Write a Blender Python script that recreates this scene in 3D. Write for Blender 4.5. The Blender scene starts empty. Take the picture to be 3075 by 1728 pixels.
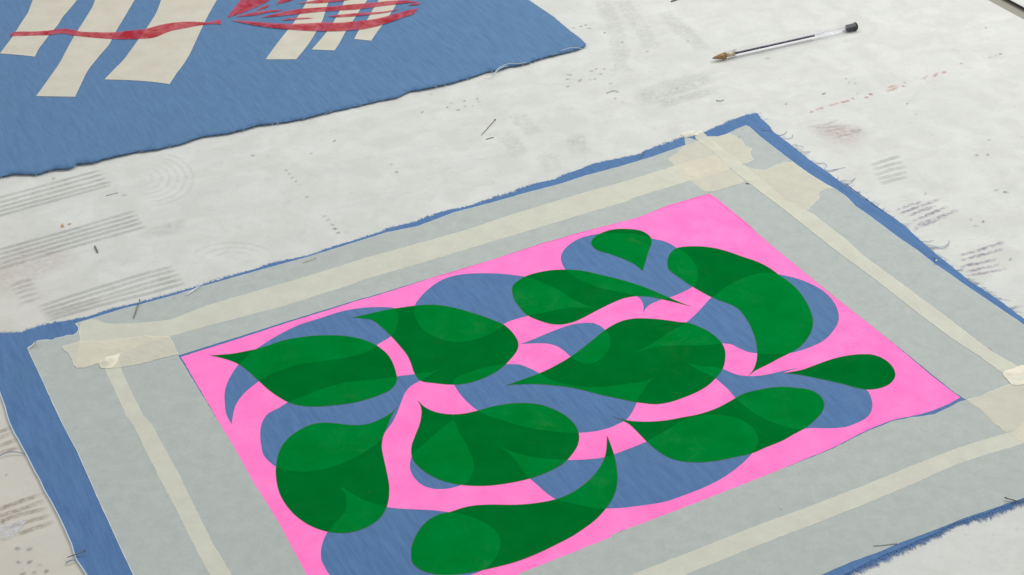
CAM = {'loc': [-0.0, -0.81441, 0.57156], 'pitch': 0.611943, 'roll': -0.01769, 'lens': 52.484}
DATA = {
 'leaves': [[(-190.2,-70.1,1),(-176.1,-68.6),(-168.1,-66.3),(-161.6,-64.1),(-153.7,-60),(-146.3,-55.9),(-136.2,-52.7),(-123.1,-51.1),(-109.9,-51.7),(-99.1,-54.5),(-90.3,-59.3),(-85.3,-63.7),(-79.1,-71.6),(-75,-81),(-72.4,-91),(-71.4,-96.8),(-71.6,-99.6),(-72.4,-102.8),(-74.9,-107.6),(-82.1,-112.9),(-94.2,-118.5),(-106.4,-121.2),(-118.7,-122.2),(-126.2,-121.6),(-131.9,-119.8),(-136.1,-117.5),(-142.2,-112.4),(-149.1,-105.5),(-156.3,-96.4),(-163.7,-87.2),(-171.5,-79.1),(-180.5,-73.8)],[(-104,-32.2,1),(-95.6,-29.3),(-85.1,-25.5),(-77.1,-23.1),(-69.5,-21.6),(-63.1,-20.3),(-55,-19.6),(-46.8,-20.5),(-35.9,-24.5),(-22.3,-31.6),(-11.6,-38.5),(-5.7,-43.1),(0,-52.2),(3.1,-61),(3.3,-66.2),(1.9,-72.1),(-2.9,-81.3),(-8.9,-89.9),(-14,-94.7),(-21.6,-99.7),(-29.2,-102.8),(-35.2,-103.6),(-41.8,-103.2),(-49.4,-101.6),(-55,-100.4),(-57.6,-98.7,1),(-59.8,-94.6),(-61.5,-90),(-64,-80),(-66.4,-73.2),(-71.7,-63.1),(-77.2,-53.8),(-81.6,-47.1),(-88,-38.4),(-91.4,-35.2),(-96.3,-33.8)],[(0.1,-1.4),(2.8,4.3),(8.4,10.5),(16.9,15.1),(26.5,17.8),(36.5,18.2),(45.5,17.2),(58.6,11.9),(72.1,5.6),(85.3,-2.1),(95.6,-10),(104.7,-17.8),(110.7,-22.7),(116.7,-27,1),(109.5,-23.4),(99.2,-18.6),(92.4,-15.6),(86,-14.3),(79.9,-14.4),(73.3,-16.4),(64.8,-21.7),(53.4,-30.6),(45,-37.6),(38.4,-41.9),(32,-44),(25.6,-43.6),(18.2,-40),(9.8,-33.4),(4.6,-24.1),(1.4,-15.6),(0.2,-8)],[(88.3,14.9,1),(90.9,25.2),(94.2,38.3),(97.1,48.6),(97.4,54.9),(95.5,60.2),(90.7,65.2),(83.9,67.2),(76.4,67.8),(69.3,66.4),(63.3,62.8),(58.4,58.2),(55.7,52),(56,46.8),(59.1,41.5),(68.5,35.6),(77.6,28.7),(83.9,22.5)],[(105.9,24.7),(107.3,31.7),(110.2,38.2),(114.6,42.5),(121,43.8),(129.6,43.8),(139.6,41.4),(148.6,36.7),(157.9,29.9),(166.7,23.8),(173.9,16),(178.8,8),(185,-1.9),(189,-11.1),(191.8,-23.4),(193.1,-34.5),(192.7,-44.4),(190.6,-53.2),(186.7,-61.9),(181.1,-70.4),(175.2,-76),(164.4,-83.6),(157.1,-89.1),(148.3,-95.2),(143.5,-100.1,1),(146.8,-95.2),(149.9,-87.8),(151.7,-80.4),(152.6,-73.6),(153,-67),(152.8,-57.4),(151.3,-45.9),(148.9,-35.9),(146.1,-29.4),(141.3,-24.6),(135.8,-20.7),(130.4,-16.4),(124.6,-10.1),(118.8,-3.2),(114,3.7),(109.1,10.7),(106,16.2)],[(-4.6,-105.2,1),(6.6,-99.1),(16.3,-93.7),(24.7,-87.7),(35.3,-78.4),(43.5,-69.3),(51.8,-59.2),(59.8,-49.8),(66,-44.2),(71.5,-40.8),(78.1,-38.9),(87.6,-39.2),(98.1,-41.1),(108.5,-44),(111.7,-44.2),(119.1,-48.9),(124.8,-54.4),(129.2,-61.5),(131.6,-67.2),(132.4,-73.2),(132.4,-76.4),(131.9,-80.6),(130.5,-87.3),(128.8,-92.6),(125.5,-98.6),(123,-102.2),(117.2,-109.3),(108.9,-115.8),(101,-120.3),(93.1,-124),(84.6,-125.7),(78.2,-124.7),(72.9,-123.4),(61.3,-119.2),(51.5,-115.6),(46.3,-113.1),(34,-108.3),(24.1,-106.1),(14,-104.6),(6.5,-104.4),(-0.6,-104.7)],[(165.6,-97.9,1),(176.5,-95.3),(186.3,-90.5),(196.1,-85.6),(206.4,-82),(216.3,-80.6),(224.5,-81.7),(229.9,-86.5),(232.9,-93.4),(233.2,-100.5),(231.4,-105.5),(228,-110),(222.1,-113.8),(214.3,-115.5),(208.3,-114.1),(198,-109.1),(186.3,-104.3),(174.5,-99.9)],[(57.7,-135.9,1),(62.4,-138.5),(69.6,-140.8),(79.3,-141.6),(89.1,-140.7),(99.1,-138.3),(109.2,-135.6),(119.5,-130.9),(128.2,-124.9),(133.2,-120.8),(137.1,-117.8),(142.9,-115.2),(149.2,-113.4),(155.9,-111.7),(164.5,-111.4),(171.8,-112.8),(174.8,-113.1),(180,-115.6),(183.5,-120.1),(184.9,-126),(183.9,-131.7),(181,-137.4),(175.6,-143.9),(170.4,-149.3),(162.3,-155),(154.2,-160.9),(143.8,-166.4),(136,-170.9),(123.7,-174.5),(113.9,-177),(104.4,-178),(95.1,-176.9),(88.3,-173.9),(82.7,-168.4),(78.4,-162.5),(75.5,-157.7),(71.3,-149.9),(67.4,-143.5),(64.2,-140.4)],[(-57.7,-118.1,1),(-54.1,-123.8),(-49.5,-127.8),(-43.5,-130.6),(-36.1,-131.8),(-28.7,-131),(-21.4,-128.5),(-11.5,-124.6),(-1.6,-122.5),(6.8,-122.4),(14.7,-123.7),(23,-128.2),(30.2,-134.5),(34.8,-141.5),(36.9,-147.5),(37.5,-154.2),(36.3,-161.4),(33.1,-168.5),(30.1,-173.4),(26.1,-178.2),(18.9,-183.5),(9.4,-188.5),(0,-191.6),(-9.3,-193.6),(-18.5,-194.4),(-25.5,-194),(-32.5,-192.8),(-40.9,-189.6),(-48,-184.9),(-54.4,-178.1),(-58.5,-171),(-59.7,-163.9),(-59.5,-158.1),(-57.9,-150.1),(-56.1,-142),(-55.1,-133.7),(-55.1,-127.6),(-56.2,-122.2)],[(-70,-123.4,1),(-72.7,-128.7),(-78.3,-134.3),(-85.4,-138.7),(-91.6,-140),(-97.5,-139.6),(-105,-138.1),(-112.4,-137.2),(-119.6,-138.5),(-126.4,-143.5),(-131.5,-149.7),(-134.6,-156.2),(-136.1,-164.1),(-136.3,-172.6),(-135.9,-179.6),(-133.2,-192.6),(-129.9,-201.4),(-124.8,-210.2),(-118.4,-218.1),(-111.1,-224.1),(-104,-227.8),(-97.1,-229.5),(-90.4,-229.5),(-83.4,-227),(-77.4,-222.4),(-73.3,-216.7),(-71,-208.9),(-70.4,-200.3),(-70.8,-192.9),(-72.9,-181.1),(-75.8,-167.1),(-77,-159.9),(-76.8,-151.2),(-75.3,-143.8),(-73.4,-134.8),(-71.3,-127.2)],[(53.8,-153.5,1),(55.1,-160.1),(56.6,-169.5),(57.4,-178.7),(57.4,-189.1),(56.1,-198.5),(53.5,-206.5),(49.3,-214.3),(42.9,-223.2),(37.7,-228.4),(30.7,-234.6),(21.6,-240.9),(10.3,-248),(-0.7,-253.5),(-9.4,-256.5),(-18.1,-259),(-24.6,-260.6),(-31.1,-261.7),(-38.9,-261.8),(-45,-260.7),(-50.7,-257.9),(-54.8,-253.3),(-56,-247.9),(-56.2,-243.6),(-55.5,-237.4),(-53.2,-230),(-48.6,-221.8),(-42,-216.5),(-35.7,-214.7),(-29.8,-211.9),(-23,-210.1),(-13.9,-209.6),(-0.2,-210.1),(11.3,-209),(21.8,-206.3),(29.8,-202.2),(37,-196),(43.4,-188.3),(48.6,-179.4),(51.4,-171.8),(52.7,-165.1),(53.3,-159.3)]],
 'blues': [[(-170.9,-79.5),(-168.1,-74.1),(-164.8,-67.4),(-161.2,-63.2),(-154.4,-54.8),(-147.3,-47.5),(-137.6,-39.3),(-124.9,-32.5),(-112.1,-25.6),(-98.8,-21.8),(-85.3,-21.3),(-77.1,-22.8),(-74.6,-28.4,1),(-73.8,-37.5),(-75.2,-47.3),(-77.5,-53.4),(-80.5,-56.8),(-85.4,-61.4),(-87.8,-65.4),(-92.7,-69.9),(-100.3,-73.5),(-112.9,-76.6),(-125.6,-79.1),(-135.6,-81.8),(-147.6,-88.9),(-154.1,-94.4),(-161,-103.9),(-162.6,-106.4),(-167.1,-119.1),(-167,-137.1,1),(-171.3,-128.6),(-174.1,-116.9),(-175.7,-105),(-174.6,-92.9)],[(-63.7,-19.5),(-60.7,-11.2),(-55.1,-0.9),(-46.5,9),(-36.6,14.1),(-25.5,15.7),(-14.3,15.5),(-3.2,14),(5.2,11.8),(9,11),(15,7.4),(24.8,-0.2),(33.3,-8.1),(40.6,-16.8),(48.4,-23.6),(55.3,-26.1,1),(45.6,-25.8),(37.5,-26),(26.6,-28.4),(17.4,-31.4),(9.3,-34.3),(1.2,-37.7),(-5.8,-42.4),(-10,-48.3),(-16.9,-54.3),(-24.7,-58.4),(-32.6,-60.4),(-41.5,-59.3),(-50.1,-54.2),(-56.6,-47.8),(-61.2,-38.8),(-63.5,-29.6)],[(36,19),(34.1,27),(33.8,33.1),(35.7,41.2),(40.6,49.4),(48.5,57),(57.4,60.9),(64.4,62.5),(73.1,62.5),(84.6,61.1),(93.6,58.1),(98.5,54.3),(105.7,51.4),(111,46.6),(114,42.3),(117.6,38.6),(122.7,28.3),(125.2,15.2),(124.3,4.5),(119.7,-4.6),(111.9,-11),(104.9,-15.5),(98.7,-18.1),(93.5,-21.2),(88.9,-24.8),(84.5,-32.5,1),(85.5,-26.5),(84.9,-20),(82.6,-14.8),(76.9,-11.3),(68.4,-7.8),(57.7,-3.6),(49.8,2.9),(42.8,8.4),(39.2,13.9)],[(133.3,-15),(130.2,-17.8),(122.4,-29.6),(111.7,-43.8),(105.3,-49.4),(96.6,-57.1),(88,-65.5),(79.7,-72.1),(75.3,-75,1),(82.3,-71.8),(92.9,-68.8),(106,-68.4),(116.9,-68.5),(124.8,-67.9),(132.2,-67),(136.8,-67.8),(141.4,-72.2),(146.5,-76.2),(152.1,-77.8),(159.4,-78.9),(161.9,-78.8),(172.3,-78.3),(179.8,-75.6),(188.4,-71.1),(195.8,-65.9),(202.6,-57.4),(208.1,-47.6),(210.2,-39.8),(210.5,-29.6),(208.4,-19.1),(203.5,-8.3),(208.6,-17.4),(203.1,-8.7),(193.7,0.7),(186.2,5.3),(179.4,8),(170.3,10.7),(161.6,8.1),(151.4,2.5),(143.4,-4),(137.8,-9.5)],[(4,-64.1,1),(12.5,-59.4),(23.2,-52.3),(36.7,-44.7),(44.8,-42.7),(51.7,-42.9),(55.8,-45.7),(58.7,-50.2),(60.5,-54.2),(61.4,-61.3),(60,-70.7),(56.5,-78.2),(50.5,-83.9),(45.3,-85.4),(40.3,-82.8),(35.3,-77.2),(31.9,-71.6),(27.9,-67.2),(22.8,-64.3),(15,-63.5)],[(-37.3,-101.3,1),(-35.4,-96.9),(-29.3,-92.6),(-19.2,-88),(-8.9,-84.9),(-4.3,-84.2),(3.9,-84.9),(9.5,-88.4),(16,-93.9),(19.8,-97.9),(26.7,-102.9),(36.6,-106.8),(46.6,-108.1),(56.7,-107.8),(69.4,-105.7),(81.2,-103.2),(87.8,-99.4,1),(83.7,-102.9),(79.1,-110.8),(75.5,-117.8),(73.3,-124),(70.4,-131.6),(65.9,-139.5),(59.3,-144.2),(57.6,-145.5),(49,-148.9),(41.6,-150.2),(37.3,-150.5),(29.6,-149.9),(19.9,-148.2),(7.9,-144.9),(-1.8,-140.5),(-11.5,-135.7),(-20.9,-129.3),(-27.4,-121.4),(-33,-111.8)],[(-136.1,-117.7),(-141,-123),(-146.4,-127.5),(-148.6,-132.8),(-149.4,-140.3),(-148.7,-148.5),(-147.1,-156.6),(-144.6,-165.3),(-140.5,-171.1),(-136.2,-175.4),(-129.7,-178.4),(-120.1,-180),(-110.9,-178.5),(-101.8,-174.9),(-92.8,-169.2),(-83.8,-161.2),(-77.2,-152.6),(-76,-147.5),(-72.2,-138.6),(-69.7,-129.6),(-67.8,-119.6),(-65.7,-110.2),(-62.5,-103.9),(-57.1,-99.2),(-54.6,-96.8),(-49.7,-92),(-45.8,-88.4,1),(-52.3,-91.1),(-60.4,-92.5),(-71.3,-94.4),(-75.6,-95.5),(-85.6,-97.2),(-100.7,-99.2),(-110.5,-102.6),(-120.2,-107.5),(-127.2,-112.4)],[(-36,-135.8,1),(-40.3,-141.7),(-47.8,-151.1),(-54.6,-160.4),(-58.7,-166.4),(-59.9,-173.9),(-59.5,-180.1),(-56.3,-187.8),(-51.5,-193.4),(-45.3,-196.1),(-37,-195.9),(-31.5,-193.9),(-27.8,-191.6),(-25.1,-186.5),(-23.6,-178.9),(-24.1,-171.2),(-25.3,-167.7),(-28.8,-156.8),(-32.9,-146.4),(-34.5,-140.3)],[(-10.1,-160.2,1),(-4.4,-163.9),(2.7,-168.1),(12.1,-171.5),(21.6,-173.2),(30,-174),(38.1,-173.9),(51.4,-172.1),(57.3,-169.5),(65.2,-165.4),(75.7,-159.5),(83,-153.9),(90.9,-147.5),(97.8,-141.7),(104,-138.1),(114,-136.5),(123.7,-137.1),(132.9,-141.1),(138,-146.5),(140.8,-154),(140.8,-160.6),(137.9,-167.7),(134.1,-173.3),(127.4,-181.2),(116.8,-190.9),(106.7,-197.8),(94.5,-204.2),(82.5,-209.6),(68.6,-212.5),(56.6,-214.1),(49.8,-214.3),(43,-213.8),(36.2,-211.6),(29.5,-209.2),(21.9,-206),(16.1,-199.8),(11.6,-193.6),(8,-188.8),(4.8,-183.2),(0.3,-173.3),(-6.3,-163.9)],[(-102.1,-228.8),(-103.7,-235),(-104.3,-241.2),(-103.5,-249.1),(-101.5,-254),(-97.9,-260.5),(-86.9,-269.5),(-69.3,-274.6),(-47.1,-270.5),(-24.6,-262.3),(-19.9,-260.3),(-16.4,-257.9),(-12.5,-252.6),(-9.4,-244.7),(-8.7,-236.7),(-10.7,-231),(-16.1,-224.6),(-23.8,-219.2),(-31.1,-216.1),(-36.6,-215),(-43.4,-213.5),(-54.8,-212.3),(-64,-211.4),(-70.5,-210.2),(-74.7,-208.8),(-80.8,-206),(-87.1,-201.9),(-93.9,-196.3),(-98.9,-192.1,1),(-95.2,-198.3),(-93.7,-205),(-94,-212.9),(-96.3,-218),(-99,-222.5)],[(107.5,-86.6,1),(114.4,-89.3),(124.4,-90.8),(128.8,-92.8),(133.8,-96.8),(138.6,-99.4),(146,-100.4),(153.8,-99.4),(164.4,-96.1),(175.1,-93.1),(165.3,-97.8),(170.2,-98.7),(174.6,-99.3),(186.5,-103.5),(198.2,-108.3),(208.5,-113.3),(212.4,-115.4),(213.8,-123.9),(212.1,-133.5),(207.8,-141),(200,-146.4),(193.4,-149.5),(184.1,-150.4),(173.4,-149.9),(165.5,-150.6),(158.5,-148.6),(149.8,-142.4),(143.3,-136.9),(137.1,-128.3),(132.7,-121),(129.3,-112.4),(126.4,-107.5),(123.1,-101.8),(119.9,-98.5),(113.9,-93.4)]],
 'pink': [(-208.4,-71,1),(-197.5,-65.2),(-173.2,-52.3),(-148.4,-38.4),(-122.9,-25),(-96.9,-11.3),(-96.3,-11.2),(-69.6,2.6),(-42.3,18),(-14.4,32.3),(20.6,52.1),(50.1,66.2),(91.1,84.1),(114.2,99.6),(145.2,115.7,1),(151,107.6),(168.5,72.3),(173.6,59.7),(200.3,6.9),(225,-42.2),(204.6,-2.3),(219.4,-32.1),(239.5,-71.8),(255.6,-104.4),(266.9,-124.4,1),(255.2,-131.8),(244.7,-137.2),(234.8,-140.3),(221.7,-144.2),(204.7,-153),(183.5,-166.8),(162.5,-178.2),(135.7,-192.6),(148.9,-186.1),(103,-209.6),(76.7,-222.8),(51.2,-235.3),(51.7,-236.4),(0.5,-262.9),(-84,-305.7,1),(-110.5,-260.2),(-129.9,-220.4),(-147.7,-188.1),(-159.4,-164.8),(-163.4,-156.9),(-178.8,-127.4),(-194,-98.5)],
 'ridge': [(-53.3,10.9),(-42.3,16.4),(-15.5,31.1),(20.6,50.2),(50,64.2),(58.9,68.7),(86.7,82.1),(113.8,96.4),(130.4,104.8),(143.3,111.9),(148.3,104.2),(154.3,92.7),(163.8,75.1),(174.7,54.7),(185.1,34.3),(181.3,45.8),(199.9,4.4)],
 'paper': [[(-283.1,-33.4),(-281.9,-32.6),(-279,-30.7),(-275.9,-29.7),(-270.2,-26.5),(-254.7,-17.7),(-245.3,-13.9),(-223.3,-3.4),(-207.5,5.7),(-176.3,21.5),(-149.7,34.4),(-137.5,40.4),(-115.7,52.6),(-87.9,68.2),(-66.3,75.6),(-46.2,89.3),(-40.9,93.1),(-11.2,106.8),(11.5,118.3),(37.7,130.5),(58.1,142.5),(82,153.8),(106.5,166.8),(123.2,177.2),(135,184.7),(134.7,185.1),(135.5,196.7),(140.1,194.9),(146,190.6),(153.2,197.3),(162,197),(168,200.4),(173.9,205.1),(177.1,208.3),(185.1,213.8),(144.4,112.9),(114,98.2),(90.9,82.5),(50,64.7),(20.6,50.5),(-14.4,31.3),(-42.3,17.2),(-69.6,3.2),(-96.3,-10.5),(-96.9,-10.2),(-123,-23.6),(-148.6,-36.8),(-173.4,-50.3),(-197.8,-63),(-210.1,-69.6)],[(185.1,213.8),(187.3,212.1),(195,192.9),(204.1,174.2),(212.9,155.9),(221.7,138.9),(232.4,122.2),(236.2,117.7),(242.8,106.3),(247.4,92),(254.4,79.3),(263.1,61.5),(270.6,46.7),(278.3,33.5),(285.2,18.2),(292.6,5.6),(298.1,-5.2),(308.9,-23.9),(318,-39.7),(325.6,-53.3),(350.5,-91.2),(371.5,-130.4),(269.7,-127),(264.6,-119.9),(258.7,-108.6),(255.9,-103.2),(239.6,-71.3),(219.2,-33.3),(204.2,-4.7),(223.4,-43.5),(198.9,5.4),(172.2,58.1),(167.5,70.3),(149.9,105.5),(144.4,112.9)],[(371.5,-130.4),(329,-186.7),(279.6,-211.5),(264.5,-217.9),(243,-226.6),(224,-235.6),(202.4,-245.2),(193.1,-250.3),(175.2,-257.8),(158.4,-266.6),(90.8,-301.5),(22.7,-336.2),(-55.4,-378.7),(-115.4,-410.9),(-83.8,-304.9),(0.5,-262.4),(51.7,-236),(51.2,-234.8),(76.8,-222.2),(103.1,-209.1),(149,-185.6),(135.8,-192.2),(162.5,-178.6),(183.3,-167.8),(204.6,-153.9),(221.5,-145.1),(234.5,-141.5),(237.2,-141.4),(247.5,-139.4),(258.9,-132.7),(266.4,-127.5),(269.7,-127)],[(-115.4,-410.9),(-201.2,-258),(-213.5,-235.1),(-233.4,-197.5),(-253,-159.6),(-267.1,-135.3),(-282.8,-105.9),(-293.6,-85.4),(-307.7,-59.2),(-303.6,-53.3),(-303.1,-51.3),(-300.9,-50.8),(-296.9,-50.8),(-294.1,-51.4),(-292.1,-49),(-287.4,-47.8),(-285.8,-46.2),(-282.1,-46.3),(-280,-44.1),(-279.3,-41.1),(-280,-38),(-283.1,-33.4),(-210.1,-69.6),(-194.7,-98.5),(-179.1,-127.4),(-163.1,-156.9),(-159,-164.8),(-147.3,-188.2),(-129.5,-220.4),(-110.1,-260.2),(-83.8,-304.9)]],
 'paper_flap': [(-306.6,-61.8),(-304.6,-52.8),(-302.1,-55.5),(-302.1,-57.1),(-303.9,-58.1)],
 'edge_top': [(-275.9,-29.7),(-270.2,-26.5),(-254.7,-17.7),(-245.3,-13.9),(-223.3,-3.4),(-207.5,5.7),(-176.3,21.5),(-149.7,34.4),(-137.5,40.4),(-115.7,52.6),(-87.9,68.2),(-66.3,75.6),(-46.2,89.3),(-40.9,93.1),(-11.2,106.8),(11.5,118.3),(37.7,130.5),(58.1,142.5)],
 'edge_right': [(185.1,213.8),(187.3,212.1),(195,192.9),(204.1,174.2),(212.9,155.9),(221.7,138.9),(232.4,122.2),(236.2,117.7),(242.8,106.3),(247.4,92),(254.4,79.3),(263.1,61.5),(270.6,46.7),(278.3,33.5),(285.2,18.2),(292.6,5.6),(298.1,-5.2),(308.9,-23.9),(318,-39.7),(325.6,-53.3),(350.5,-91.2)],
 'edge_left': [(-115.4,-410.9),(-201.2,-258),(-213.5,-235.1),(-233.4,-197.5),(-253,-159.6),(-267.1,-135.3),(-282.8,-105.9),(-293.6,-85.4),(-307.7,-59.2)],
 'edge_torn': [(-307.7,-59.2),(-303.6,-53.3),(-303.1,-51.3),(-300.9,-50.8),(-296.9,-50.8),(-294.1,-51.4),(-292.1,-49),(-287.4,-47.8),(-285.8,-46.2),(-282.1,-46.3),(-280,-44.1),(-279.3,-41.1),(-280,-38),(-283.1,-33.4)],
 'tapes': [['top',1,[(-279.8,-33),(-277.1,-30.2),(-274,-29.2),(-269.7,-30.1),(-264.3,-33.7),(-257.9,-35),(-244.6,-34.6),(-231.5,-33.1),(-221.8,-31.3),(-200.6,-16.1),(-163.9,2.5),(-134.1,17.7),(-100.2,36.6),(-31.5,69.7),(-2.4,87.2),(49.2,114.8),(80.4,129.8),(124.8,153.8),(122.4,153),(142.9,163),(156.1,168.8),(166.4,151.4),(163.6,147.7),(144.4,135.6),(131.7,130.8),(88.7,108.3),(86.2,105),(47.8,85.6),(-52.9,33.5),(-97.8,11.1),(-106.3,5.4),(-150.6,-18.9),(-201.4,-41),(-197,-39.4),(-219.3,-49.3),(-233.6,-57),(-240.6,-61.7),(-246.1,-66.9),(-255.8,-70.3),(-259,-76.6),(-264.4,-78.5),(-273.2,-79.3),(-273.3,-74.6),(-274.3,-66.1),(-274.7,-58.5),(-276.4,-49.8),(-278.5,-43.1)]],['left',1,[(-256.8,-71.9),(-247.4,-70),(-243.7,-81.7),(-233.6,-103.4),(-220.7,-128),(-214.1,-136.7),(-206.7,-150.9),(-189.9,-181.6),(-179.2,-203.9),(-163.5,-234.8),(-149.4,-259.3),(-134.5,-287.8),(-146.4,-287.6),(-158.6,-263.1),(-160.9,-259),(-175.8,-231.4),(-187.5,-208.6),(-198.7,-188.2),(-214.4,-157.9),(-225.2,-136.4),(-231.2,-127.7),(-244.2,-101.1),(-251.7,-86.6)]],['right',5,[(142.7,200.5),(144.2,202.6),(149.5,206.8),(153.2,197.3),(161.4,179.6),(171,162),(174.4,152.7),(181.7,138.8),(191.5,117.8),(199.8,98.9),(215.4,81.6),(223.4,65.1),(231.9,48.9),(239.9,28.3),(257.5,-4),(266.3,-20.8),(275.2,-37.2),(286.3,-58.8),(297.1,-79.6),(309.2,-95.5),(312.5,-103.8),(303,-110.6),(298.4,-102.4),(289,-85.6),(275.6,-65),(259.1,-34.5),(243.6,-3.5),(225.9,28.8),(219.1,41.5),(208.5,62.9),(200.9,78),(188.4,102.1),(176,125.6),(168.1,140.8),(162.2,154.6),(153.8,175.2),(144.5,191.5)]],['bottom',1,[(307.6,-153.7),(296.3,-153.9),(284.8,-157.7),(254.9,-169.1),(224.8,-183.8),(195.4,-198.9),(166.9,-212.7),(130.4,-229.5),(115.4,-236.9),(87.7,-250.6),(56.7,-265.9),(24.9,-281.4),(32,-292.9),(84.3,-266.6),(128.2,-244.7),(158.2,-230.6),(189.1,-215.7),(221.3,-199.1),(248,-184.4),(267.8,-176.1),(292.5,-167),(305.1,-161.9)]],['tl_corner',2,[(-285.5,-58.5),(-283.4,-62),(-280.9,-64.3),(-278.4,-68.1),(-276.1,-72.4),(-274.4,-77.2),(-271,-80.6),(-266.2,-80.3),(-262.4,-78.5),(-259.1,-76),(-256,-81.3),(-253.2,-82.3),(-243.9,-80.9),(-236.6,-79.5),(-229.9,-76.9),(-220.9,-72.9),(-210.5,-68.8),(-214.4,-58.1),(-219.2,-49.8),(-235.2,-48.8),(-257.4,-53.6),(-275.6,-53.1)]],['tr_corner',2,[(119.5,163.1),(122.7,156),(122.7,149.9),(127,137.7),(133.1,130.3),(144.4,135.6),(164.4,147.7),(176.5,154.4),(183.6,160),(182,169.4),(185,177.5),(180.2,180.9),(178.7,190.2),(175.4,195.2),(171.3,201.1),(161.9,196.7),(153.6,197.3),(144.3,189.5),(134.5,183),(129.2,174.5)]],['tr_side',3,[(175.9,152.6),(177.8,149.2),(184.3,145.9),(190.2,144.5),(199.1,151.8),(206.6,155.4),(212.8,155.2),(221.6,138.6),(232.4,122),(235.9,117),(230.6,116.5),(224.6,112.3),(223.1,103.8),(215.2,92.8),(212,87.3),(203.7,82),(201.7,77.7),(188.4,102.1),(176,125.6),(168.1,140.8)]],['tr_under',3,[(133.1,130.3),(141.3,115.4),(148.2,115.6),(157.8,120.4),(173.4,127.9),(168.1,140.8),(164.1,148),(144.4,135.6)]],['br_corner',2,[(270,-127),(278.5,-123.8),(290,-117.8),(301.1,-112.2),(307.1,-108.7),(332.7,-102.2),(351.2,-137.6),(329.9,-166.8),(295.9,-155.2),(284.9,-157.2),(281.5,-150.2),(281.4,-150.8),(278.2,-142.9),(275.3,-135.6)]],['br_over',3,[(287.3,-159.6),(292.5,-167),(303.3,-166.1),(335.6,-143.3),(326.8,-121.3),(305.5,-139.4)]],['overhang',0,[(133.3,202.9),(141.4,206.3),(144.6,206.8),(142.9,198),(135.8,195.8)]]],
 'torn': {'top':[(-279.1,-34.1),(-278.2,-42.5),(-275.8,-51.4),(-274.7,-56.9),(-274.5,-62.3),(-273.8,-67.7),(-273.8,-72.4),(-273.9,-77.7)],'tl_corner':[(-285.5,-58.5),(-283.4,-62),(-280.9,-64.3),(-278.4,-68.1),(-276.1,-72.4),(-274.4,-77.2),(-271,-80.6),(-266.2,-80.3),(-262.4,-78.5),(-259.1,-76)],'tr_corner':[(171.3,201.1),(175.4,195.2),(178.7,190.2),(180.2,180.9),(185,177.5),(182,169.4),(183.6,160),(176.5,154.4)],'tr_side':[(235.9,117),(230.6,116.5),(224.6,112.3),(223.1,103.8),(215.2,92.8),(212,87.3),(203.7,82),(201.7,77.7)],'br_corner':[(270,-127),(278.5,-123.8),(290,-117.8),(301.1,-112.2)]},
 'scribble': [(296.3,-76.3),(297.7,-77.4),(296.6,-79),(298.1,-78.5),(297.5,-80),(298.9,-79.6)],
 'curl_tl': [(-257.9,-77.9),(-257.7,-72.6),(-255,-70),(-250.8,-68.6),(-246.7,-67.1),(-247.4,-70.8),(-247.3,-74.5),(-248.9,-80.7),(-251.9,-81.8),(-255.8,-81.6)],
 'curl_br': [(297.9,-103.3),(300.1,-100.1),(305.4,-98.2),(313.4,-94.7),(316.4,-100.5),(311.9,-110.5),(308,-113.2),(303.9,-114.1),(300.6,-113.5),(299.3,-108.2)],
 'low_edges': [[(-344.7,-45.8),(-329.2,-43.8),(-315.1,-42),(-305.3,-35.6),(-294.8,-32),(-286,-29.4),(-277.9,-26.8),(-271.9,-23),(-255.3,-14.8),(-245.9,-11),(-223.7,-1),(-207.8,7.5),(-200.7,11.2),(-183.3,21.1),(-152.1,37),(-137.7,41.7),(-119.4,54),(-102,62.7),(-81,76.1),(-64.4,83),(-50,94.3),(-32,100.7),(-14.2,111.2),(2.4,118.6),(19.4,131.9),(34.9,137.3),(38.9,141.6),(61.3,157.6),(82.9,166.1),(98.9,170.2),(104.3,177.9),(124.2,188.3),(134.7,196.9),(136.2,195.8),(152.4,204.2),(159.5,209.8),(170.2,217.7),(183.9,228.2),(196.9,233.7)],[(196.9,233.7),(198.8,224.3),(203.6,212.3),(204.7,204),(213.9,185.8),(225.3,160.1),(236.9,138.4),(247.9,115.9),(258.8,95.5),(266.9,81.3),(246.1,123.6),(254.2,107.4),(265,87.3),(275.4,67.8),(281.5,50.3),(288.5,31.9),(297.6,11.6),(304.1,-3.3),(311.2,-15.2),(318.1,-27.1),(327.5,-46.7),(352.6,-84.5),(376.5,-127.4)],[(376.5,-127.4),(332.3,-188.2),(279.4,-212.1),(268.1,-217.1),(264.2,-218.9),(255.1,-223.1),(236.5,-230.2),(223.4,-238.2),(213.9,-243),(204.6,-247.7),(192.3,-253.7),(183.1,-258.9),(172.7,-265),(144.3,-280.8),(55,-332.8),(-39.8,-386.3),(-116.3,-425.8)],[(-116.3,-425.8),(-169.5,-355.6),(-225.8,-257.4),(-233.8,-246.1),(-239.2,-234.5),(-249.4,-215.2),(-264.5,-190.8),(-282.9,-159.7),(-298.6,-134.4),(-304.6,-121.1),(-313.2,-103.2),(-344.7,-45.8)]],
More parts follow.
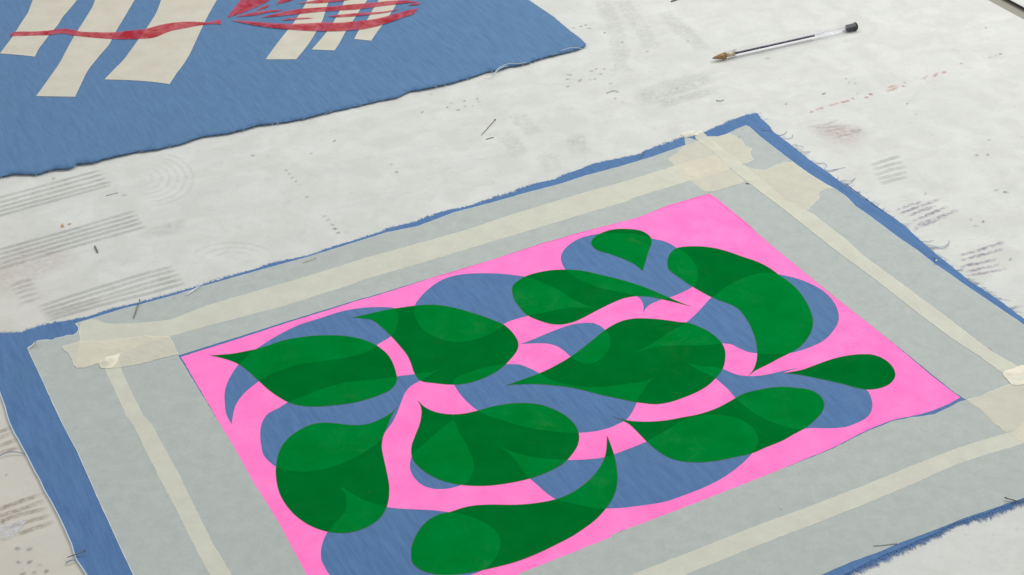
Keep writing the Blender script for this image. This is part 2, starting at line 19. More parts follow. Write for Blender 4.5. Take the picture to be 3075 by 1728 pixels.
 'up_edges': [[(-437.6,122.8),(-409.2,142.6),(-382.5,154),(-373.5,158.2),(-355.9,156.1),(-346,163.4),(-332.2,164.4),(-328.8,170.5),(-316.7,172.4),(-309.9,177.6),(-288.3,187.9),(-273,191.3),(-254.4,199.5),(-240.1,210.5),(-220.6,214.7),(-207.5,221.2),(-199.2,226.8),(-179.3,231.1),(-161.9,237.3),(-146.2,246.2),(-122.1,256.7),(-101.9,266.5),(-91.1,269.7),(-81.5,280.2),(-64.7,285),(-43.6,295.2),(-30.9,303.2),(-18,313),(-10,314.6),(-0.4,321),(13.6,325.2),(26.1,334.5),(44,343.6),(60.3,351.9),(67.7,358.7)],[(67.9,360.7),(62.3,376.3),(53.1,394.4),(42.1,418.4),(19.6,457.2),(-19.3,527.6),(-92.1,668.3)],[(-92.1,668.3),(-676,696.1)],[(-676,696.1),(-438.4,124.5)]],
 'stripes': [[(-464.5,658.4,1),(-449.6,562.8,1),(-439.4,476.7),(-437.6,458.4),(-436.6,447.2),(-437,423.1),(-437.5,393.4),(-438.6,376.9),(-439.5,363.8,1),(-423.4,360.6),(-407.2,356.5,1),(-407.8,369.6),(-406.4,385.9),(-405,402.5),(-402.6,419.5),(-402.1,436.9),(-399.7,454.5),(-397.7,474.9),(-395.5,560.4,1),(-405.8,655.6,1)],[(-400.6,655.4,1),(-388.3,560.1,1),(-381.2,474.2),(-380.1,460.5),(-381.2,422.9),(-382.3,403.7),(-382.9,374.7),(-383,344.7),(-385.3,314),(-388.1,283.7,1),(-355.4,281.2,1),(-355.6,305.4),(-355.4,328.1),(-351.7,355.3),(-347.8,379.4),(-347.7,396),(-345.9,432.3),(-344,472.6),(-341.5,558,1),(-348.9,652.9,1)],[(-326.6,651.9,1),(-320.3,557.1,1),(-319.4,471.6),(-318.7,442.2),(-320.9,414),(-324.4,384.7),(-329.4,346.5),(-333.3,331.1),(-337.8,311.3,1),(-316.6,309),(-295.9,305),(-281.3,300.3,1),(-278.8,320.4),(-276.5,332.8),(-274,354.3),(-272.7,384.7),(-271.6,412),(-270.1,438),(-267.4,469.4),(-265,554.6,1),(-268.3,649.2,1)],[(-176.3,592.2,1),(-183.6,465.8),(-186.7,441.2),(-191.4,415.1),(-196.4,394.1),(-202.3,367.5),(-207,343.7,1),(-180.8,342.7,1),(-177.6,354.4),(-173.2,372.4),(-169.1,395.1),(-165.8,418.4),(-164.8,438),(-163.5,465),(-158.1,591.4,1)],[(-143.2,590.7,1),(-149.2,464.4),(-151.3,444.1),(-154.8,420.1),(-159.9,394.7),(-169.4,361.1,1),(-149.4,358.3,1),(-146.2,373.4),(-142.7,396.1),(-137.3,421.5),(-132.5,445.6),(-128.1,463.5),(-121.7,589.8,1)],[(-110.1,589.2,1),(-117.6,463),(-121.9,440.7),(-125.2,421),(-131.7,395.6),(-134.1,380.1,1),(-118.9,376,1),(-115,392.9),(-110.6,409.6),(-105.3,431.1),(-99.5,462.3),(-90.3,588.3,1)]],
 'ribbon': [(-440.5,402.9,1),(-438.1,406),(-420.7,406.3),(-407.3,407.9),(-397,411.1),(-385.2,408.1),(-379.8,404.7),(-358.2,402.3),(-346.2,402.3),(-335.8,405),(-322.5,407.6),(-310.1,415.7),(-297.1,420.5),(-283.3,421.5),(-268.2,420),(-261.3,423.4),(-258.1,426.5,1),(-255.3,414.5,1),(-263,415.9),(-271.9,414.1),(-285.7,408.3),(-298.5,402.4),(-311.7,389.3),(-323.2,387.7),(-338.6,387.3),(-353.6,389.4),(-369.8,392.7),(-382.5,396.4),(-394.6,401.1),(-404.9,398.3),(-421.3,397.9),(-439,397.2,1)],
 'brush': [[(-252.1,428.5,1),(-249.5,446),(-246,461.6),(-244.1,475.3,1),(-213.2,474,1),(-220.3,461.7),(-230.8,447.5),(-239.1,438.9)],[(-211,455.2,1),(-209.2,464.6),(-206.2,471.4,1),(-191.8,470.8,1),(-197.7,463.7)],[(-228.6,441.8,1),(-224.4,449.4),(-216.7,455.4,1),(-218.8,449.2),(-223.9,444.9)],[(-245.4,430.4,1),(-234,436.5),(-222.5,441.5),(-203,443.4,1),(-209.1,439.9),(-217.3,437.6),(-228.8,431.9)],[(-222,426.8,1),(-212.1,433.4),(-199.8,440.6),(-188,444.6),(-164.8,448.1),(-146.2,451.8),(-122.8,455.3),(-103.1,459),(-89.8,457.8),(-81.1,454.7,1),(-98.9,450.9),(-117.5,446.1),(-136,441.3),(-164,438.7),(-182.3,435),(-200.6,430.7)],[(-192.4,456.6,1),(-180.3,461.1),(-166.5,466.9),(-139.8,466.7,1),(-145.2,462.4),(-170.3,456.6)],[(-202.7,420.5,1),(-195.3,425),(-185.1,425.7),(-173.3,424.3,1),(-186.6,422)],[(-248,422.6,1),(-231.8,420),(-208,414.7),(-193,413),(-171,414.3),(-161.8,415.6),(-152.4,413.5),(-134.1,416),(-115.9,420.6),(-102.4,428.8),(-88.8,437.1),(-81,441.2,1),(-84.7,428.1),(-92.7,421.9),(-107.8,409.5),(-119.3,402.5),(-128.2,398.7),(-150.9,396),(-173.9,397.8),(-192.6,401.3),(-216.3,407.6),(-235.9,415.9)],[(-162.5,427.8,1),(-149.2,430.8),(-126.1,434.2),(-112.1,434.7),(-97.4,440.8,1),(-101.9,436.5),(-116.5,430.5),(-134.9,426.9),(-153.4,425.5)],[(-90.7,447,1),(-84.7,451.4),(-78,452.7,1),(-79.9,449)]],
 'pen': [[172.7,326.4],[305.3,383.8]],
 'pins': [[(-11.1,231.3),(-22,206.6)],[(-12.3,203.5),(-18.4,200.4)],[(-290.8,58.5),(-286.8,50)],[(-289.5,130.6),(-297.6,126.3)],[(-245.4,-11.6),(-246.3,-30)],[(-208,5.1),(-216.7,-5.4)],[(-134.4,36.2),(-143.4,31.4)],[(102.2,171.6),(98.5,165.5)],[(196,205.1),(205.5,204)],[(173.1,125.7),(175.5,124.8)],[(286.7,17.9),(287.4,25.6)],[(268.6,-213),(277,-215.9)],[(267.2,-216.3),(278.6,-212.1)],[(202.1,-245.2),(189.2,-246.6)],[(-229.7,-241.9),(-239.3,-244.9)],[(149.8,449),(159.5,455.8)]],
 'threads': [[(80.1,273.2),(85.6,277),(90.1,274.5)],[(167.8,257.9),(168.7,256.1),(171,255.9),(173.8,258.1)],[(254.5,265.1),(255.5,265),(257.7,266.9)],[(-18.7,304.6),(-11.9,306.3),(-9.2,312.8),(-5.7,318),(1.3,323.5),(8.3,323.6),(15.5,326.8)],[(-11.9,305.7),(-9.2,310.5),(-3,318.6),(-0.4,320.1)],[(45,347.2),(53.1,350.9),(58.5,351.4),(63.8,351.2)],[(-300.6,-162.8),(-297.3,-161.8),(-294.2,-159.9),(-290.2,-159.1),(-286.5,-159.4),(-283.4,-159.9)],[(-239.2,-248.4),(-236.3,-247.2),(-233.5,-246.1)]],
 'frays': [[(206.7,198.7),(211.9,198.5),(214.3,201.2),(216.4,205.2)],[(209,192.7),(213.4,192.6),(217,193.1),(218.8,195.3),(219.7,199.8)],[(215.5,181.2),(218.1,182.7),(220.7,183.6)],[(218.7,181.1),(222.5,180.7),(225.1,179.6)],[(219.2,174.7),(221.9,172.4),(225,171.7),(228.6,172.5)],[(220.3,171.9),(223.8,169.5),(228.5,171.9)],[(217,178),(219.5,176.9),(223.3,175.5)],[(229,154.6),(231.2,153.8),(233.1,154.5)],[(232,154),(235.3,154.8),(237.1,152.6),(236.6,148.2)],[(234.9,144.2),(238.7,144.1),(242.8,145),(250.7,148.2)],[(236.1,142.2),(240.1,143.1),(244.8,145.4)],[(243.1,128.5),(246.6,128.8),(250.3,128.1),(254.8,131.8)],[(243.9,124.5),(247.5,123.5),(251.5,126.7),(255.3,133.3)],[(243.3,127.5),(246.6,125),(249.1,123.9)],[(282.5,47),(285.4,45.6),(289,45.8),(292.6,47.3)],[(284.7,42.6),(289.1,40.3),(294.5,38.4)],[(285.6,37.4),(291.1,36.7),(296.9,37),(300.6,40.5),(303.3,47.2)],[(286.6,38.7),(292.9,38.2),(297.4,39.1),(301.6,43.1)],[(297.9,10.3),(300.5,9.6),(303.5,10.4)],[(275.4,67.8),(277.5,64.3),(279.1,60.3)],[(303.9,1),(306.2,-3.3),(309.7,-5.6)],[(307.8,-10.3),(310.3,-11),(313.2,-10.5)],[(310.8,-16.9),(314.3,-18.8),(317.4,-19.8)],[(313,-21.1),(316.7,-22.4),(320,-22.7)],[(319,-33.4),(321.5,-34.1),(324.4,-33.6)],[(322.4,-40.4),(325.3,-42.1),(327.6,-43.1)]],
 'st_grey': [[(-380.7,123.9),(-375.4,126.9),(-308.5,164.5)],[(-378.7,116.8),(-373.5,119.9),(-305,159)],[(-377,110.3),(-371.8,113.4),(-301,153.1)],[(-375.4,104.6),(-370.2,107.7),(-297.5,147.4)],[(-373.8,98.7),(-368.6,101.8),(-296.8,142.2)],[(-361.5,54.2),(-356.5,57),(-318.1,77.7),(-270.7,105.4)],[(-359.9,48.3),(-354.9,51.1),(-316.8,72.3),(-267.8,100.1)],[(-358.3,42.5),(-353.3,45.3),(-315.5,66.9),(-265.2,94.4)],[(-356.7,36.8),(-351.8,39.5),(-314.1,60.9),(-262.4,89.5)],[(-354.8,29.9),(-350,32.9),(-312.7,55),(-259.1,83.9)],[(-313.3,-13),(-280.5,6.7),(-249.2,24.1),(-230.3,32.9)],[(-310.8,-17.8),(-279.2,0.7),(-248.1,18.5),(-227.4,28.4)],[(-308.4,-21.9),(-277.9,-5.3),(-246.8,11.7),(-224.1,23.3)],[(-306.2,-25.4),(-276.9,-9.5),(-245.7,6.3),(-221.3,17.7)],[(-304,-28.6),(-275.9,-14.2),(-244.5,-0.4),(-219,12.1)],[(-338.6,11.5),(-331.6,16.8),(-322.9,20.8)],[(-336,7),(-328.1,11.2),(-319.9,14.6)],[(-332.7,2.3),(-324.9,6.9),(-316.6,9.6)],[(-329.8,-3.5),(-322,0.8),(-314.5,4.2)],[(-326.1,-8.6),(-319.1,-5.2),(-312.2,-1.1)]],
 'st_pale': [[(269.5,150.5),(284,158.5),(296.2,164.3)],[(269.2,143.4),(283.1,150.8),(296.6,155.7)],[(269.3,136.5),(284,143.9),(297.4,148.8)],[(270.3,130.2),(282.9,135.7),(296.5,140.9)],[(271.6,123.9),(283.2,129.7),(295,134.1)]],
 'st_brown': [[(-306,-140.8),(-301.4,-137.6),(-297.8,-134.9)],[(-304.5,-146.4),(-299,-141.9),(-294.9,-139.2)],[(-302.7,-152.9),(-295.9,-148.9),(-290.8,-145.4)],[(-301.2,-158.5),(-293,-155.4),(-287.3,-151.9)],[(-288.6,-206.4),(-275.7,-198.9),(-265,-193.3)],[(-287.2,-211.8),(-274,-205.6),(-262,-198.6)],[(-285,-215.5),(-272.9,-209.7),(-258.4,-204.7)],[(-280.3,-220.4),(-269,-215.9),(-255.4,-210.2)],[(-271.7,-225.4),(-262.7,-220.9),(-252.7,-215.5)]],
 'st_purple': [[(274.4,86.7),(284.7,92.9),(297.2,98.8)],[(275.5,81.7),(291.7,91.3),(310.7,101.9)],[(279.2,78.2),(291.9,85.7),(306.2,92.9)],[(282.1,71.6),(296.6,80.7),(315.1,92.6)],[(281.5,59.5),(288,69),(304,77.7),(320.3,86.8)],[(286.3,64.7),(296.5,71.1),(309.1,77.5)],[(304.6,28.2),(321.1,34.7),(341.8,45.1)],[(304.5,22.3),(321.7,29),(338.4,35.7)],[(301.1,14.6),(317,19),(330.8,23.6)],[(303.7,8.3),(318.9,13.4),(330.4,17)],[(303.3,4),(317.3,7.3),(333.8,11.7)]],
 'st_rose': [[(231.5,211.6),(247.7,214.1),(260.3,222.8)],[(237,209.4),(252.1,210.8),(265.9,213.4)],[(243.8,203.1),(258.4,207.6),(267.1,212.3)],[(247.8,198.5),(261.3,202.4),(275.8,206.3)],[(251.8,193.8),(264.6,199.3),(275.5,204.9)]],
 'st_red': [[(239.4,234.4),(242.3,236.4)],[(242.9,237),(247.5,240.4),(253.1,243.6)],[(254.3,244.4),(259.8,247),(266.6,251)],[(267,250.3),(274.3,253.9)],[(276.7,256),(279,257.2)],[(287.7,257.7),(290.6,259.4)],[(292.4,263),(294.8,263.6)],[(306.5,267.9),(312.5,271),(319.9,276.3)],[(308,274.1),(313.7,276.5),(319.9,278.9)],[(321.8,275.7),(324.1,277)],[(341.6,287.8),(345.5,293.3),(348.7,295.4)],[(351.5,291.9),(356.2,298.6)],[(360.4,298.4),(363.7,301.3)]],
 'specks': [(58.7,397.4),(63.4,400.3),(65.3,400.7),(69.6,403.3),(71.1,396.9),(72.9,396.1),(85.6,387.2),(72.9,315.7),(74.2,317.6),(59.9,297.9),(59,296),(49.2,308.2),(51.7,307),(48.4,299.8),(49.7,299.2),(52.3,299.7),(67.6,297.6),(71.6,298.9),(80.8,316.9),(90.3,321.9),(118.6,347.3),(120,348.6),(91.8,257.2),(86.4,264),(89.3,368),(99.2,367.2),(61.3,433.4),(48.7,286.3),(84.4,290.4),(77.3,307.9),(138.4,280.1),(69.8,313.5),(156.2,367.4),(-70,246.1),(-69.2,246.8),(-49.5,254.1),(-46.3,261),(-35.9,264.2),(-35.3,255.3),(-41.1,249.4),(-39.8,248.8),(-28.7,255.9),(-24.1,262.3),(-25.4,267.7),(-63.6,276.9),(-135.8,202.3),(-169.2,158.9),(-168.1,158),(-165.9,153.5),(-162.9,147.3),(-159.6,142),(-156.8,137.4),(-133.5,92.9),(-130.4,87.9),(-127.7,82.1),(-126.5,80.9),(-125,76.1),(-123.8,75.7),(-121.9,70.7),(-120.8,69.9),(-151.8,183.2),(-185.2,180.4),(-196.8,181.6),(-148.8,119.6),(-89.6,164.6),(-115.8,71.1),(-136,201.9),(-85.1,152.9),(380.4,315.5),(406.4,325.3),(409.1,325.7),(413.1,328.6),(417.8,331.3),(325.4,282.8),(293.6,264),(283,264.4),(279,291.3),(280.3,284.9),(285,282.5),(419.4,383.2),(220.4,331.2),(222.8,249.4),(322.1,228.2),(319.2,246.2),(368.4,185.7),(352.7,163.1),(361.4,163.3),(-267.7,-236.1),(-261.4,-236.9),(-260.8,-236.6),(-264.5,-246.3),(-258.5,-246.3),(-252.9,-248.7),(-260.1,-254.9),(-254.3,-254.1),(-248,-253.3),(-289.6,-177.2),(-277.8,-229.6),(-280.9,-216),(367.7,185.5),(352.9,162.6),(361.2,162.7),(301.5,109),(353.8,111.9),(359.7,108.9),(324.8,73.2),(332.8,70.2),(326,65),(338.1,22.1),(-284,126.7),(-349.4,157.5),(-342,152.4)],
 'orange': [[(-321.2,83.9,1),(-320.9,89.8,1),(-317.7,84.1,1)],[(-317.4,88.8,1),(-314.2,89.6,1),(-315.1,86.4,1)]],
 'white_smear': [[(-285.2,-219.1),(-278.9,-217.3),(-271.7,-214.2),(-266.8,-213.5),(-268.3,-218.7),(-271.3,-226.6),(-275.5,-230.1),(-282.5,-228.7)]],
 'smears': [[(85.9,454.4),(92.8,414.2),(95.2,382.2),(96.4,347.5),(94.6,308.8)],[(105.7,453.6),(114.9,413.2),(120.5,381.2),(124.4,352.4)],[(140.4,429.7),(151.1,396.7),(161.6,367.1),(170.2,348.6)],[(5.4,242.7),(13.3,221.9),(21.1,205)],[(-7.9,216),(1.7,196),(8.5,173.4)],[(51.8,207.2),(54.1,187.6)],[(26.8,179),(31.8,160.1),(33.7,147.8)],[(49.1,200.8),(52.5,186.1),(55.1,174.9)]],
 'smear_block': [[(99.6,271.6),(118.8,289.1),(141.4,301.3),(163.9,309.9),(175,294.4),(155.8,276.7),(133.5,264.9),(106.8,246.5)],[(118.5,257.7),(140.4,267.6),(167.5,282.9),(170.3,271.9),(138.9,253.4),(121.5,245.3)],[(229.2,209.7),(258.5,218.8),(279.1,207.8),(276.1,184.1),(259.8,175),(245.4,185.2)],[(-265.6,72),(-253.4,85.1),(-240,92.9),(-229,98.1),(-230.7,81.6),(-242.8,67.2),(-257.2,66.4)]],
 'arcs': [[(-275.5,160.2),(-272.5,158.2),(-270,155.4),(-268.4,152),(-267.7,148.5),(-268.1,145.2),(-269.6,142.6),(-271.9,140.9),(-274.7,140.4)],[(-273.3,166.5),(-268.4,163.4),(-264.2,158.7),(-261.4,153),(-260.4,147.1),(-261.1,141.6),(-263.5,137.2),(-267.3,134.5),(-272,133.6)],[(-271.5,171.9),(-264.8,167.6),(-259.3,161.3),(-255.6,153.8),(-254.2,145.8),(-255.2,138.5),(-258.5,132.9),(-263.5,129.3),(-269.8,128)],[(-269.7,177.4),(-261.3,172),(-254.4,164),(-249.8,154.5),(-248.1,144.7),(-249.4,135.7),(-253.5,128.5),(-259.8,123.9),(-267.6,122.6)],[(-267.8,182.9),(-257.7,176.4),(-249.4,166.8),(-244,155.4),(-242,143.4),(-243.6,132.7),(-248.4,124.1),(-256,118.7),(-265.4,117)],[(-265.9,188.4),(-254.1,180.8),(-244.5,169.5),(-238.2,156.1),(-235.9,142.3),(-237.8,129.7),(-243.5,119.7),(-252.4,113.6),(-263.3,111.6)],[(-205.6,41.4),(-203.8,44.5),(-200.5,46.9),(-196.4,48.3),(-191.6,48.5),(-186.8,47.7),(-182.3,45.8),(-178.6,43.1)],[(-213.2,43.7),(-210.4,48.4),(-205.7,51.8),(-199.4,54),(-192.2,54.4),(-184.9,53.1),(-178.1,50.3),(-172.6,46.1)],[(-220.7,45.8),(-217.1,52.1),(-210.8,57),(-202.4,59.8),(-192.7,60.3),(-182.9,58.7),(-173.9,54.7),(-166.5,49.2)]],
 'edge': [(435.8,441.8),(457.1,398)],
 'trim': [(458.8,449.7),(466.9,429.2)],
 'edge2': [(457.7,440.8),(465,425.1)],
}
import bpy, bmesh, math, random
from mathutils import Vector, Matrix, noise
from mathutils.geometry import delaunay_2d_cdt

random.seed(7)
scene = bpy.context.scene
COL = scene.collection

# ------------------------------------------------------------------ helpers
def V2(p): return Vector((p[0] / 1000.0, p[1] / 1000.0))

def smooth_closed(pts, step=0.0025):
    """closed outline through the traced points; a third value 1 marks a sharp corner"""
    P = [V2(p) for p in pts]; S = [len(p) > 2 for p in pts]; n = len(P); out = []
    for i in range(n):
        p1, p2 = P[i], P[(i + 1) % n]
        p0 = P[i - 1] if not S[i] else p1 * 2 - p2
        p3 = P[(i + 2) % n] if not S[(i + 1) % n] else p2 * 2 - p1
        if S[i] and not S[(i + 1) % n]: p0 = p1
        if S[(i + 1) % n] and not S[i]: p3 = p2
        d = (p2 - p1).length
        k = max(1, min(24, int(d / step)))
        # centripetal Catmull-Rom
        t0 = 0.0
        t1 = t0 + max(1e-5, (p1 - p0).length ** 0.5); t2 = t1 + max(1e-5, d ** 0.5); t3 = t2 + max(1e-5, (p3 - p2).length ** 0.5)
        for j in range(k):
            t = t1 + (t2 - t1) * j / k
            A1 = p0 * ((t1 - t) / (t1 - t0)) + p1 * ((t - t0) / (t1 - t0))
            A2 = p1 * ((t2 - t) / (t2 - t1)) + p2 * ((t - t1) / (t2 - t1))
            A3 = p2 * ((t3 - t) / (t3 - t2)) + p3 * ((t - t2) / (t3 - t2))
            B1 = A1 * ((t2 - t) / (t2 - t0)) + A2 * ((t - t0) / (t2 - t0))
            B2 = A2 * ((t3 - t) / (t3 - t1)) + A3 * ((t - t1) / (t3 - t1))
            out.append(B1 * ((t2 - t) / (t2 - t1)) + B2 * ((t - t1) / (t2 - t1)))
    return out

def poly(pts, step=0.004, jag=0.0, seed=0.0):
    """closed straight-sided outline, subdivided, with an optional ragged edge"""
    P = [V2(p) for p in pts]; n = len(P); out = []
    for i in range(n):
        a, b = P[i], P[(i + 1) % n]; d = (b - a).length
        if d < 1e-7: continue
        k = max(1, int(d / step)); nrm = Vector((-(b - a).y, (b - a).x)) / d
        for j in range(k):
            q = a + (b - a) * (j / k)
            if jag: q = q + nrm * jag * noise.noise(Vector((q.x * 420 + seed, q.y * 420, seed)))
            out.append(q)
    return out

def open_line(pts, step=0.002, jag=0.0, seed=0.0):
    P = [V2(p) for p in pts]; out = []
    for i in range(len(P) - 1):
        a, b = P[i], P[i + 1]; d = (b - a).length
        if d < 1e-7: continue
        k = max(1, int(d / step)); nrm = Vector((-(b - a).y, (b - a).x)) / d
        for j in range(k):
            q = a + (b - a) * (j / k)
            if jag: q = q + nrm * jag * (noise.noise(Vector((q.x * 260 + seed, q.y * 260, seed))) + .5 * noise.noise(Vector((q.x * 700 + seed, q.y * 700, seed))))
            out.append(q)
    out.append(P[-1]); return out

def ccw(P):
    a = sum(P[i - 1].x * P[i].y - P[i].x * P[i - 1].y for i in range(len(P)))
    return P if a > 0 else P[::-1]

def inside(p, P):
    c = False; j = len(P) - 1
    for i in range(len(P)):
        a, b = P[i], P[j]
        if (a.y > p.y) != (b.y > p.y) and p.x < (b.x - a.x) * (p.y - a.y) / (b.y - a.y) + a.x: c = not c
        j = i
    return c

def cdt(outlines, grid=None):
    """overlay of closed outlines; returns verts, tris and for each tri the set of outlines that hold it"""
    vs = []; faces = []
    for P in outlines:
        P = ccw(P); faces.append(list(range(len(vs), len(vs) + len(P)))); vs += P
    if grid:
        P = outlines[0]; x0 = min(p.x for p in P); x1 = max(p.x for p in P); y0 = min(p.y for p in P); y1 = max(p.y for p in P)
        nx = int((x1 - x0) / grid); ny = int((y1 - y0) / grid)
        for i in range(nx + 1):
            for j in range(ny + 1):
                q = Vector((x0 + (i + .5 + .3 * random.uniform(-1, 1)) * grid, y0 + (j + .5 + .3 * random.uniform(-1, 1)) * grid))
                if inside(q, P): vs.append(q)
    r = delaunay_2d_cdt(vs, [], faces, 1, 1e-7)
    return r[0], r[2], [set(s) for s in r[5]]

def link(name, me, mat=None, parent=None):
    o = bpy.data.objects.new(name, me); COL.objects.link(o)
    if mat is not None:
        for m in (mat if isinstance(mat, (list, tuple)) else [mat]): o.data.materials.append(m)
    if parent is not None: o.parent = parent
    return o

def tag(o, label=None, cat=None, group=None, kind=None):
    for k, v in (('label', label), ('category', cat), ('group', group), ('kind', kind)):
        if v: o[k] = v
    return o

def thing(name, label, cat, group=None, loc=(0, 0, 0)):
    o = bpy.data.objects.new(name, None); COL.objects.link(o); o.location = loc; o.empty_display_size = .01
    return tag(o, label, cat, group)

def sheet(name, P, z, mat, parent=None, grid=None, hfun=None, thick=0.0, smooth=True, cuts=(), pick=None):
    """a flat-lying sheet; z is its height, hfun(x, y) adds a local lift"""
    vs, fs, orig = cdt([P] + list(cuts), grid)
    keep = []; mi = []
    for f, s in zip(fs, orig):
        if 0 not in s: continue
        m = 0
        if pick:
            m = pick(s)
            if m is None: continue
        keep.append(f); mi.append(m)
    used = sorted({i for f in keep for i in f}); mp = {v: k for k, v in enumerate(used)}
    co = [(vs[i].x, vs[i].y, z + (hfun(vs[i].x, vs[i].y) if hfun else 0.0)) for i in used]
    me = bpy.data.meshes.new(name); me.from_pydata(co, [], [[mp[i] for i in f] for f in keep])
    for p, m in zip(me.polygons, mi): p.material_index = m; p.use_smooth = smooth
    o = link(name, me, mat, parent)
    if thick:
        md = o.modifiers.new('thickness', 'SOLIDIFY'); md.thickness = thick; md.offset = -1; md.use_rim = True
    return o

def tube(bm, pts, rads, seg=6, cap=True):
    rings = []; n = len(pts)
    for i, p in enumerate(pts):
        t = (pts[min(i + 1, n - 1)] - pts[max(i - 1, 0)]).normalized()
        u = t.cross(Vector((0, 0, 1)))
        u = u.normalized() if u.length > 1e-6 else Vector((1, 0, 0))
        w = u.cross(t)
        rings.append([bm.verts.new(p + (u * math.cos(2 * math.pi * k / seg) + w * math.sin(2 * math.pi * k / seg)) * rads[i]) for k in range(seg)])
    for a, b in zip(rings, rings[1:]):
        for k in range(seg): bm.faces.new((a[k], a[(k + 1) % seg], b[(k + 1) % seg], b[k])).smooth = True
    if cap:
        bm.faces.new(rings[0][::-1]); bm.faces.new(rings[-1])

def bm_obj(name, bm, mat, parent=None):
    bmesh.ops.recalc_face_normals(bm, faces=bm.faces)
    me = bpy.data.meshes.new(name); bm.to_mesh(me); bm.free()
    return link(name, me, mat, parent)

def seg_dist(p, L):
    best = 9.0
    for a, b in zip(L, L[1:]):
        d = b - a; l2 = d.length_squared
        t = 0 if l2 == 0 else max(0, min(1, (p - a).dot(d) / l2))
        best = min(best, (p - a - d * t).length_squared)
    return math.sqrt(best)

# ------------------------------------------------------------------ materials
def srgb(r, g, b):
    f = lambda c: (c / 255 / 12.92) if c <= 10 else ((c / 255 + .055) / 1.055) ** 2.4
    return (f(r), f(g), f(b), 1)

class Mat:
    def __init__(s, name):
        s.m = bpy.data.materials.new(name); s.m.use_nodes = True; s.nt = s.m.node_tree
        s.b = s.nt.nodes['Principled BSDF']; s.out = s.nt.nodes['Material Output']
        s.tc = s.nt.nodes.new('ShaderNodeTexCoord')
    def n(s, t, **kw):
        x = s.nt.nodes.new('ShaderNode' + t)
        for k, v in kw.items():
            if k in x.inputs: x.inputs[k].default_value = v
            else: setattr(x, k, v)
        return x
    def l(s, a, b): s.nt.links.new(a, b)
    def coords(s, scale=(1, 1, 1), rot=0.0):
        src = s.tc.outputs['Object']
        if rot:                                   # turn first, stretch afterwards
            m0 = s.n('Mapping'); m0.inputs['Rotation'].default_value = (0, 0, rot); s.l(src, m0.inputs['Vector']); src = m0.outputs['Vector']
        mp = s.n('Mapping'); mp.inputs['Scale'].default_value = scale
        s.l(src, mp.inputs['Vector']); return mp.outputs['Vector']
    def noise(s, scale, detail=4, rough=.55, vec=None, dist=0.0):
        x = s.n('TexNoise'); x.inputs['Scale'].default_value = scale; x.inputs['Detail'].default_value = detail
        x.inputs['Roughness'].default_value = rough; x.inputs['Distortion'].default_value = dist
        s.l(vec if vec is not None else s.coords(), x.inputs['Vector']); return x.outputs['Fac']
    def ramp(s, fac, a, b, ca=(0, 0, 0, 1), cb=(1, 1, 1, 1)):
        x = s.n('ValToRGB'); e = x.color_ramp.elements
        e[0].position = a; e[0].color = ca; e[1].position = b; e[1].color = cb
        s.l(fac, x.inputs['Fac']); return x.outputs['Color']
    def mix(s, fac, a, b, mode='MIX'):
        x = s.n('Mix', data_type='RGBA', blend_type=mode)
        for sock, v in ((x.inputs['Factor'], fac), (x.inputs[6], a), (x.inputs[7], b)):
            if isinstance(v, (int, float, tuple)): sock.default_value = v
            else: s.l(v, sock)
        return x.outputs[2]
    def math(s, op, a, b=0.0):
        x = s.n('Math', operation=op)
        for sock, v in ((x.inputs[0], a), (x.inputs[1], b)):
            if isinstance(v, (int, float)): sock.default_value = v
            else: s.l(v, sock)
        return x.outputs[0]
    def base(s, c):
        if isinstance(c, tuple): s.b.inputs['Base Color'].default_value = c
        else: s.l(c, s.b.inputs['Base Color'])
    def bump(s, h, strength=.3, dist=.001, prev=None):
        x = s.n('Bump'); x.inputs['Strength'].default_value = strength; x.inputs['Distance'].default_value = dist
        s.l(h, x.inputs['Height'])
        if prev is not None: s.l(prev, x.inputs['Normal'])
        s.l(x.outputs['Normal'], s.b.inputs['Normal']); return x.outputs['Normal']
    def rough(s, r, spec=.2):
        s.b.inputs['Roughness'].default_value = r; s.b.inputs['Specular IOR Level'].default_value = spec
    def alpha(s, a):
        if isinstance(a, (int, float)): s.b.inputs['Alpha'].default_value = a
        else: s.l(a, s.b.inputs['Alpha'])

WARP = math.radians(-62)     # direction the slubs of the blue cloth run in

def cloth_mat(name, c_dark, c_mid, c_light, rot):
    m = Mat(name)
    v1 = m.coords((.16, 2, 1), rot); v2 = m.coords((2, .16, 1), rot)
    slub = m.noise(60, 6, .68, m.coords((.7, 4.5, 1), rot)); fine = m.noise(420, 3, .6, v1); weft = m.noise(360, 3, .6, v2)
    blot = m.noise(16, 4, .6)
    c = m.mix(m.ramp(slub, .36, .66), c_dark, c_light)
    c = m.mix(.5, c, c_mid)
    c = m.mix(m.math('MULTIPLY', m.ramp(fine, .38, .66), .38), c, c_light)
    c = m.mix(m.math('MULTIPLY', m.ramp(weft, .45, .7), .16), c, c_dark)
    c = m.mix(m.math('MULTIPLY', m.ramp(blot, .46, .68), .32), c, srgb(90, 126, 160))
    m.base(c); m.rough(.95, .1)
    m.b.inputs['Sheen Weight'].default_value = .08; m.b.inputs['Sheen Roughness'].default_value = .5
    h = m.math('ADD', fine, weft); nb = m.bump(h, .35, .0004)
    m.bump(m.noise(14, 3, .5), .16, .003, nb)
    return m.m

BLUE_UP = cloth_mat('blue_chambray', srgb(83, 115, 152), srgb(90, 126, 167), srgb(104, 140, 179), -WARP)
BLUE_LO = cloth_mat('blue_cotton', srgb(77, 111, 157), srgb(85, 121, 169), srgb(101, 137, 182), -WARP)

